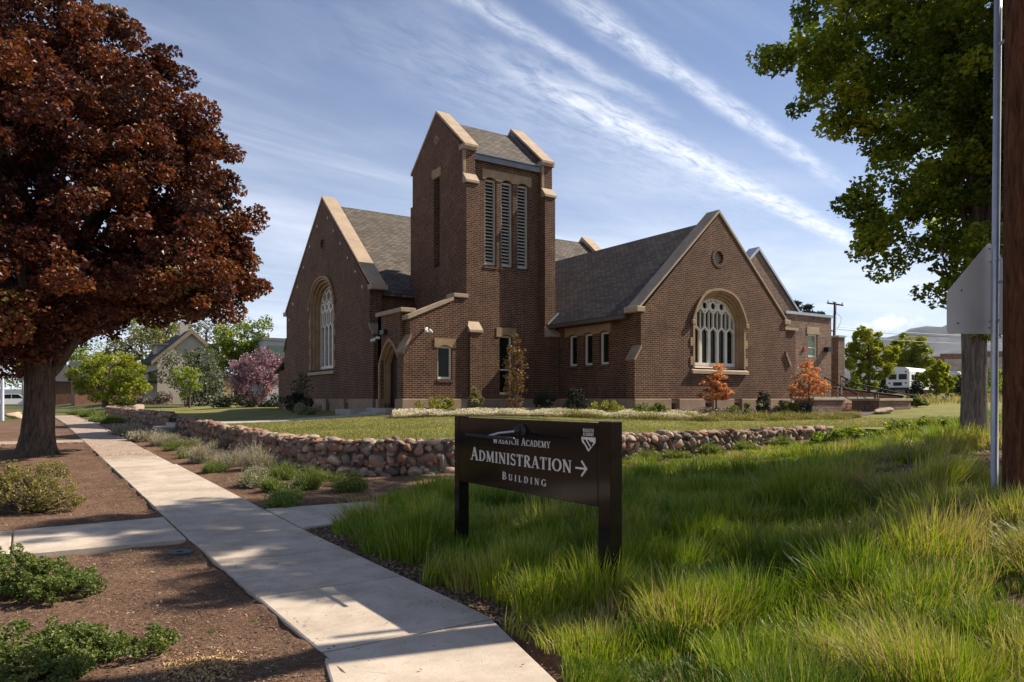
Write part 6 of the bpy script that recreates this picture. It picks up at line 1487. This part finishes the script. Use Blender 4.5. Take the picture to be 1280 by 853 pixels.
bgtree('small lime green young tree on the lawn before the gabled house', 237, 52, 511, [(232, 478, 13, 11), (240, 468, 11, 8), (224, 466, 10, 7), (246, 484, 8, 6), (233, 494, 7, 4)], 1500, .15, L_LIME, 1.2, name='young_tree', cat='small tree', limbs=10)
def bgshrub(name, label, px, py, d, lob, n, ls, mat, group=None):
    q = P(px, py, d); s = d / F; L = []
    for a, b, rx, rz in lob:
        c = P(a, b, d + random.uniform(-.4, .4) * rx * s); L.append((c.x - q.x, c.y - q.y, c.z - q.z, rx * s, rz * s))
    return shrub(name, label, 'shrub', q, L, n, ls, mat, group, stems=12)
bgshrub('flowering_shrub', 'large white flowering shrub with dark leaves before the gabled house', 235, 508, 62, [(225, 450, 22, 12), (255, 452, 22, 16), (245, 480, 30, 22), (268, 478, 16, 20), (205, 470, 14, 10), (255, 497, 30, 10)], 5200, .20, L_WHITEF)
bgshrub('lilac', 'pink and mauve blooming lilac beside the west gable', 318, 508, 48, [(320, 462, 26, 20), (335, 448, 16, 12), (302, 470, 20, 18), (318, 485, 24, 18), (340, 470, 12, 18)], 6000, .15, L_LILAC)
bgshrub('yew_bush', 'dark low bush between the lilac and the house', 300, 509, 50, [(292, 502, 16, 9), (318, 504, 22, 8), (340, 503, 16, 8), (275, 503, 10, 6)], 2600, .16, L_DARK)
bgshrub('border_shrub', 'low flowering border shrub at the house porch', 196, 506, 76, [(190, 500, 14, 6), (205, 498, 8, 8), (178, 501, 8, 4)], 1200, .2, L_PURP)
bgshrub('border_shrub', 'low green border shrub beyond the far stone wall', 170, 507, 70, [(160, 502, 12, 5), (150, 503, 10, 4)], 900, .2, L_SHRUB)

# ------------------------------------------------------------------ background, right
GR = 'street trees beyond the terrace'
bgtree('yellow green lobed tree right of the annex', 1086, 62, 498, [(1080, 432, 20, 18), (1105, 440, 16, 14), (1072, 455, 16, 14), (1100, 462, 18, 14), (1062, 440, 10, 12), (1085, 418, 12, 8), (1080, 475, 22, 14)], 9500, .24, L_MID, 2.5, group=GR)
bgtree('lighter green airy tree behind the white bus', 1138, 104, 492, [(1135, 435, 20, 16), (1152, 445, 16, 14), (1120, 448, 14, 14), (1140, 460, 18, 12)], 7500, .36, L_MID, 2.5, group=GR)
bgtree('small bright tree between bus and conifers', 1170, 52, 502, [(1172, 465, 13, 12), (1160, 472, 11, 12), (1182, 478, 10, 12), (1170, 485, 12, 9)], 4500, .18, L_MID, 1.2, group=GR)
bgtree('grey green tree at the right behind the shade tree trunk', 1198, 90, 497, [(1195, 485, 12, 10), (1215, 478, 14, 14), (1245, 475, 14, 16)], 2600, .3, L_GREEN, 1.5, group=GR)
def conifer(label, px, py, ptop, d, rpx, n, mat=None, group='conifers in the background', ls=None):
    q = P(px, py, d); s = d / F; h = (py - ptop) * s; r = rpx * s
    t = Thing('conifer', label, 'conifer', q, group)
    mb = MB(); mb.tube([(q.x, q.y, q.z - .2), (q.x, q.y, q.z + h * .97)], [r * .10, r * .01], 8); mb.build('trunk', M_TWIG, t, True)
    nt = 16; C, R_ = [], []
    for i in range(nt):
        f = i / nt; rr = r * (1 - f) ** .85 * random.uniform(.8, 1.12); m = max(4, int(9 * (1 - f) + 3))
        for k in range(m):
            a = random.uniform(0, 6.28)
            for rad in (.3, .62, .92): C.append((q.x + math.cos(a) * rr * rad, q.y + math.sin(a) * rr * rad, q.z + h * (.06 + .93 * f) - rr * rad * .25)); R_.append(max(.12 * r, rr * .20))
    C, R_ = np.array(C), np.array(R_); p, k = clump_points(C, R_, n, .4); V, Fq = leaves(p, ls or r * .26, .2, .38)
    npmesh('crown', V, Fq, mat or L_DARK, t, np.clip(rng.normal(.5, .2, n), 0, 1))
conifer('dark spruce beside the rear of the white bus', 1147, 500, 464, 56, 13, 2600)
conifer('blunt dark conifer left of the white bus', 1104, 499, 474, 58, 13, 2200)
conifer('small conifer at the foot of the yellow green tree', 1072, 498, 470, 54, 9, 1600, L_GREEN)
conifer('dark conifer in front of the yellow bus', 1199, 500, 468, 60, 10, 2000)
conifer('tall blue spruce showing just above the annex roof, leftmost of three', 994, 495, 371, 95, 34, 4500, L_SPRUCE)
conifer('tall blue spruce above the annex roof, middle of three', 1009, 495, 376, 90, 34, 4500, L_SPRUCE)
conifer('tall blue spruce above the annex roof, nearest the pole', 1025, 495, 386, 88, 34, 4500, L_SPRUCE)
G5 = 'low plants on the lawn edge at the right'
bgshrub('barberry', 'round dark red barberry before the white bus', 1157, 501, 46, [(1157, 497, 7, 4)], 900, .12, L_BRONZE, G5)
bgshrub('barberry', 'second dark red barberry near the small bright tree', 1185, 500, 46, [(1184, 497, 7, 4)], 900, .12, L_BRONZE, G5)
bgshrub('boxwood_shrub', 'grassy green mound right of the low capped wall', 1143, 508, 34, [(1143, 503, 9, 5), (1153, 505, 7, 4)], 1200, .10, L_SHRUB, G5)
bgshrub('boxwood_shrub', 'taller green plant beside the low capped wall', 1138, 504, 37, [(1140, 499, 6, 5)], 900, .10, L_SHRUB, G5)
bgshrub('hedge_bush', 'dark leafy bush on the lawn right of the trunk', 1236, 503, 50, [(1236, 494, 14, 10), (1258, 492, 12, 12)], 2200, .16, L_GREEN, G5)
x = rng.uniform(30, 62, 9000); y = rng.uniform(10, 30, 9000); k = np.abs((x - 46) * .45 + (y - 20)) < 3.5; x, y = x[k], y[k]
V, Fq, kf = blade_mesh(np.stack([x, y, zg(x, y)], 1), rng.uniform(.3, .75, len(x)), rng.uniform(0, 6.28, len(x)), rng.uniform(.2, .8, len(x)), np.full(len(x), .02))
prop(npmesh('meadow_grass', V, Fq, L_ORNG, None, np.repeat(np.clip(rng.normal(.6, .22, len(x)), 0, 1), kf)), 'tawny meadow grass in front of the parked buses', 'grass', kind='stuff')
# creeping juniper on the rise left of the shade tree
for lab, px, py, d in [('spreading green juniper on the rise between wall end and trunk', 1092, 545, 18.5), ('spreading juniper left of the shade tree trunk', 1150, 542, 19), ('spreading juniper nearest the shade tree trunk', 1195, 543, 18), ('low juniper at the end of the stone wall', 1058, 545, 19.5)]:
    q = P(px, py, d); z = gz(q.x, q.y)
    shrub('juniper', lab, 'juniper', (q.x, q.y, z), [(0, 0, .10, .6, .13), (.6, -.2, .08, .5, .10), (-.6, .2, .09, .5, .12), (0, .5, .11, .4, .14)], 1500, .075, L_GREEN, 'spreading junipers by the wall end', stems=26, cr=(.08, .2), var_shift=-.1)

def bus(label, px, d, yaw, body, length=11, roofm=None, stripe=False):
    q = P(px, 492, d); z = float(zg(q.x, q.y)) if False else EYE - (492 - HOR) / F * d
    t = Thing('bus', label, 'bus', (q.x, q.y, z)); Rm = Matrix.Rotation(yaw, 4, 'Z'); M4 = Matrix.Translation((q.x, q.y, z)) @ Rm
    W2, H = 1.22, 2.95
    def tr(mb): mb.v = [tuple(M4 @ Vector(p)) for p in mb.v]; return mb
    pr = [(-W2, .45), (W2, .45), (W2, 2.35), (W2 * .93, 2.68), (W2 * .65, 2.88), (0, H), (-W2 * .65, 2.88), (-W2 * .93, 2.68), (-W2, 2.35)]
    mb = MB(); mb.prism(pr, 0, length, 'Y'); tr(mb).build('body', body, t)
    mb = MB(); mb.prism([(a * 1.008, b + .02) for a, b in pr[2:]], -.03, length + .02, 'Y'); tr(mb).build('roof', roofm or body, t)
    def win(pts_fn): m = MB(); pts_fn(m); tr(m).build('window', M_GLASS, t)
    win(lambda m: m.bbox(-.95, -.12, -.035, -.002, 1.55, 2.15, .01)); win(lambda m: m.bbox(.12, .95, -.035, -.002, 1.55, 2.15, .01))
    win(lambda m: m.bbox(-.45, .45, -.034, -.002, .85, 1.25, .01))
    for k in range(9):
        for s in (-1, 1): win(lambda m: m.bbox(s * W2 - .02, s * W2 + .02, .7 + k * 1.08, 1.55 + k * 1.08, 1.5, 2.1, .008))
    rd = MATS['red_paint']
    for s in (-1, 1):
        for zz in (2.42, 1.15): m = MB(); m.tube([(s * .85, .0, zz), (s * .85, -.05, zz)], .10, 12); tr(m).build('tail_light', rd, t)
    m = MB(); m.bbox(-1.2, 1.2, -.16, .0, .42, .66, .03); tr(m).build('bumper', M_BLACK, t)
    for s in (-1, 1):
        for yy in (2.4, length - 1.4): m = MB(); m.tube([(s * 1.20 - .12, yy, .47), (s * 1.20 + .06, yy, .47)], .48, 18); tr(m).build('wheel', M_BLACK, t)
    for zz in (.78, 1.30): m = MB(); m.box(W2 - .005, W2 + .012, .1, length - .1, zz, zz + .05); m.box(-W2 - .012, -W2 + .005, .1, length - .1, zz, zz + .05); tr(m).build('rub_rail', M_BLACK, t)
bus('white bus seen from the rear, parked beyond the conifers', 1122, 82, R(-78), M_WPLAST, 9)
M_YEL = plain('school_bus_yellow', (.62, .30, .025), .45, .06, 2)
bus('yellow school bus with pale roof behind the right conifers', 1188, 98, R(-78), M_YEL, 11, M_WPLAST)
# long brick commercial building and a grey board fence
q0 = P(1148, 492, 135); ang = R(-38)
t = Thing('brick_store', 'long faded red brick building with stepped parapet behind the buses', 'building', (q0.x, q0.y, 2.0)); Mb = Matrix.Translation((q0.x, q0.y, 2.0)) @ Matrix.Rotation(ang, 4, 'Z')
mb = MB(); mb.facade('Y', [(0, -.3), (34, -.3), (34, 7.2), (26, 7.2), (26, 7.7), (18, 7.7), (18, 8.3), (11, 8.3), (11, 7.9), (4, 7.9), (4, 7.4), (0, 7.4)], [rect(3 + 6 * k, 5.4 + 6 * k, .6, 3.0) for k in range(5)], 0, .4, .2); mb.box(0, .4, .4, 16, -.3, 7.3); mb.box(.4, 33.6, 15.6, 16, -.3, 7.3); mb.v = [tuple(Mb @ Vector(p)) for p in mb.v]; mb.build('wall', M_BRICKR, t)
mb = MB(); mb.box(4.6, 10.4, -.012, .0, 4.0, 6.9); mb.box(12, 17, -.012, 0, 4.6, 7.2); mb.v = [tuple(Mb @ Vector(p)) for p in mb.v]; mb.build('faded_render', plain('worn_plaster', (.46, .36, .28), .9, .25, 1.0), t)
mb = MB(); mb.box(.3, 33.7, .3, 15.7, 6.8, 7.0); mb.v = [tuple(Mb @ Vector(p)) for p in mb.v]; mb.build('roof', M_SHINGD, t)
for k in range(5):
    mb = MB(); mb.box(3 + 6 * k, 5.4 + 6 * k, .17, .2, .6, 3.0); mb.v = [tuple(Mb @ Vector(p)) for p in mb.v]; mb.build('window', M_GLASS, t)
fa, fb = P(1064, 494, 68), P(1108, 493, 72); t = Thing('board_fence', 'weathered grey board fence below the yellow green tree', 'fence', (fa.x, fa.y, 1.9)); mb = MB(); d = (fb - fa); d.z = 0; L = d.length; d.normalize(); nn = Vector((-d.y, d.x, 0)) * .04
for k in range(int(L / .2)):
    a = fa + d * k * .2; b = a + d * .185; z1 = 3.35 + random.uniform(-.03, .03)
    for s in (-1, 1): mb.poly([(a.x + nn.x * s, a.y + nn.y * s, 1.6), (b.x + nn.x * s, b.y + nn.y * s, 1.6), (b.x + nn.x * s, b.y + nn.y * s, z1), (a.x + nn.x * s, a.y + nn.y * s, z1)])
    mb.poly([(a.x + nn.x, a.y + nn.y, z1), (b.x + nn.x, b.y + nn.y, z1), (b.x - nn.x, b.y - nn.y, z1), (a.x - nn.x, a.y - nn.y, z1)])
mb.build('boards', plain('weathered_wood', (.24, .23, .22), .9, .2, 4), t)
# distant power pole, its wires, and a street lamp
q = P(1041, 492, 78); t = Thing('power_pole', 'distant dark power pole with a tilted crossarm behind the annex', 'utility pole', q)
tp = P(1044, 378, 78); mb = MB(); mb.tube([(q.x, q.y, q.z - .5), tuple(tp)], [.19, .14], 10); mb.build('pole', M_RAIL, t, True)
ca, cb = P(1034, 379, 78.6), P(1054, 382, 77.4); mb = MB(); mb.tube([ca, cb], .09, 6); arm = mb.build('crossarm', M_RAIL, t)
for f in (.06, .4, .94):
    mb = MB(); a = ca.lerp(cb, f); mb.tube([a, a + Vector((0, 0, .28))], [.05, .09], 8); mb.sub('insulator', M_WPLAST, t, arm)
mb = MB(); a, b = P(1047, 392, 77.5), P(1046, 412, 77.5); mb.tube([a, P(1052, 398, 77.3), P(1050, 405, 77.3), b], .02, 5); mb.build('drop_wire', M_BLACK, t)
t = Thing('overhead_wires', 'thin overhead wires running right from the distant power pole', 'wires', P(1047, 409, 78)); 
for ya, yb in ((409, 411), (412, 413), (420, 420)):
    mb = MB(); a, b = P(1047, ya, 78), P(1420, yb, 88); mb.tube([a.lerp(b, k / 12) - Vector((0, 0, .9 * math.sin(math.pi * k / 12))) for k in range(13)], .022, 5); mb.build('wire', M_BLACK, t)
q = P(1064, 496, 74); t = Thing('street_lamp', 'street lamp with a short arm in front of the yellow green tree', 'street lamp', q); hd = P(1064, 444, 74)
mb = MB(); mb.tube([(q.x, q.y, q.z - .3), tuple(hd)], [.09, .06], 8); mb.build('pole', M_RAIL, t, True)
mb = MB(); e = P(1052, 446, 73.5); mb.tube([hd, e], .035, 6); mb.build('arm', M_RAIL, t, True)
mb = MB(); e2 = P(1060, 445, 73.7); mb.tube([e, e.lerp(hd, .35), e.lerp(hd, .5)], [.10, .16, .06], 10); mb.build('lamp_head', M_WPLAST, t, True)

# ------------------------------------------------------------------ thin mountain air
hm = bpy.data.materials.new('haze_air'); hm.use_nodes = True; hm.node_tree.nodes.clear()
ho = hm.node_tree.nodes.new('ShaderNodeOutputMaterial'); hv_ = hm.node_tree.nodes.new('ShaderNodeVolumePrincipled')
hv_.inputs['Color'].default_value = (.55, .72, 1, 1); hv_.inputs['Density'].default_value = 0.000022; hv_.inputs['Anisotropy'].default_value = 0.2
hm.node_tree.links.new(hv_.outputs[0], ho.inputs['Volume'])
mb = MB(); mb.box(-4200, 9200, -3600, 9300, -420, 640); prop(mb.build('haze', hm), 'thin bluish air between the camera and the mountains', 'haze', kind='stuff')
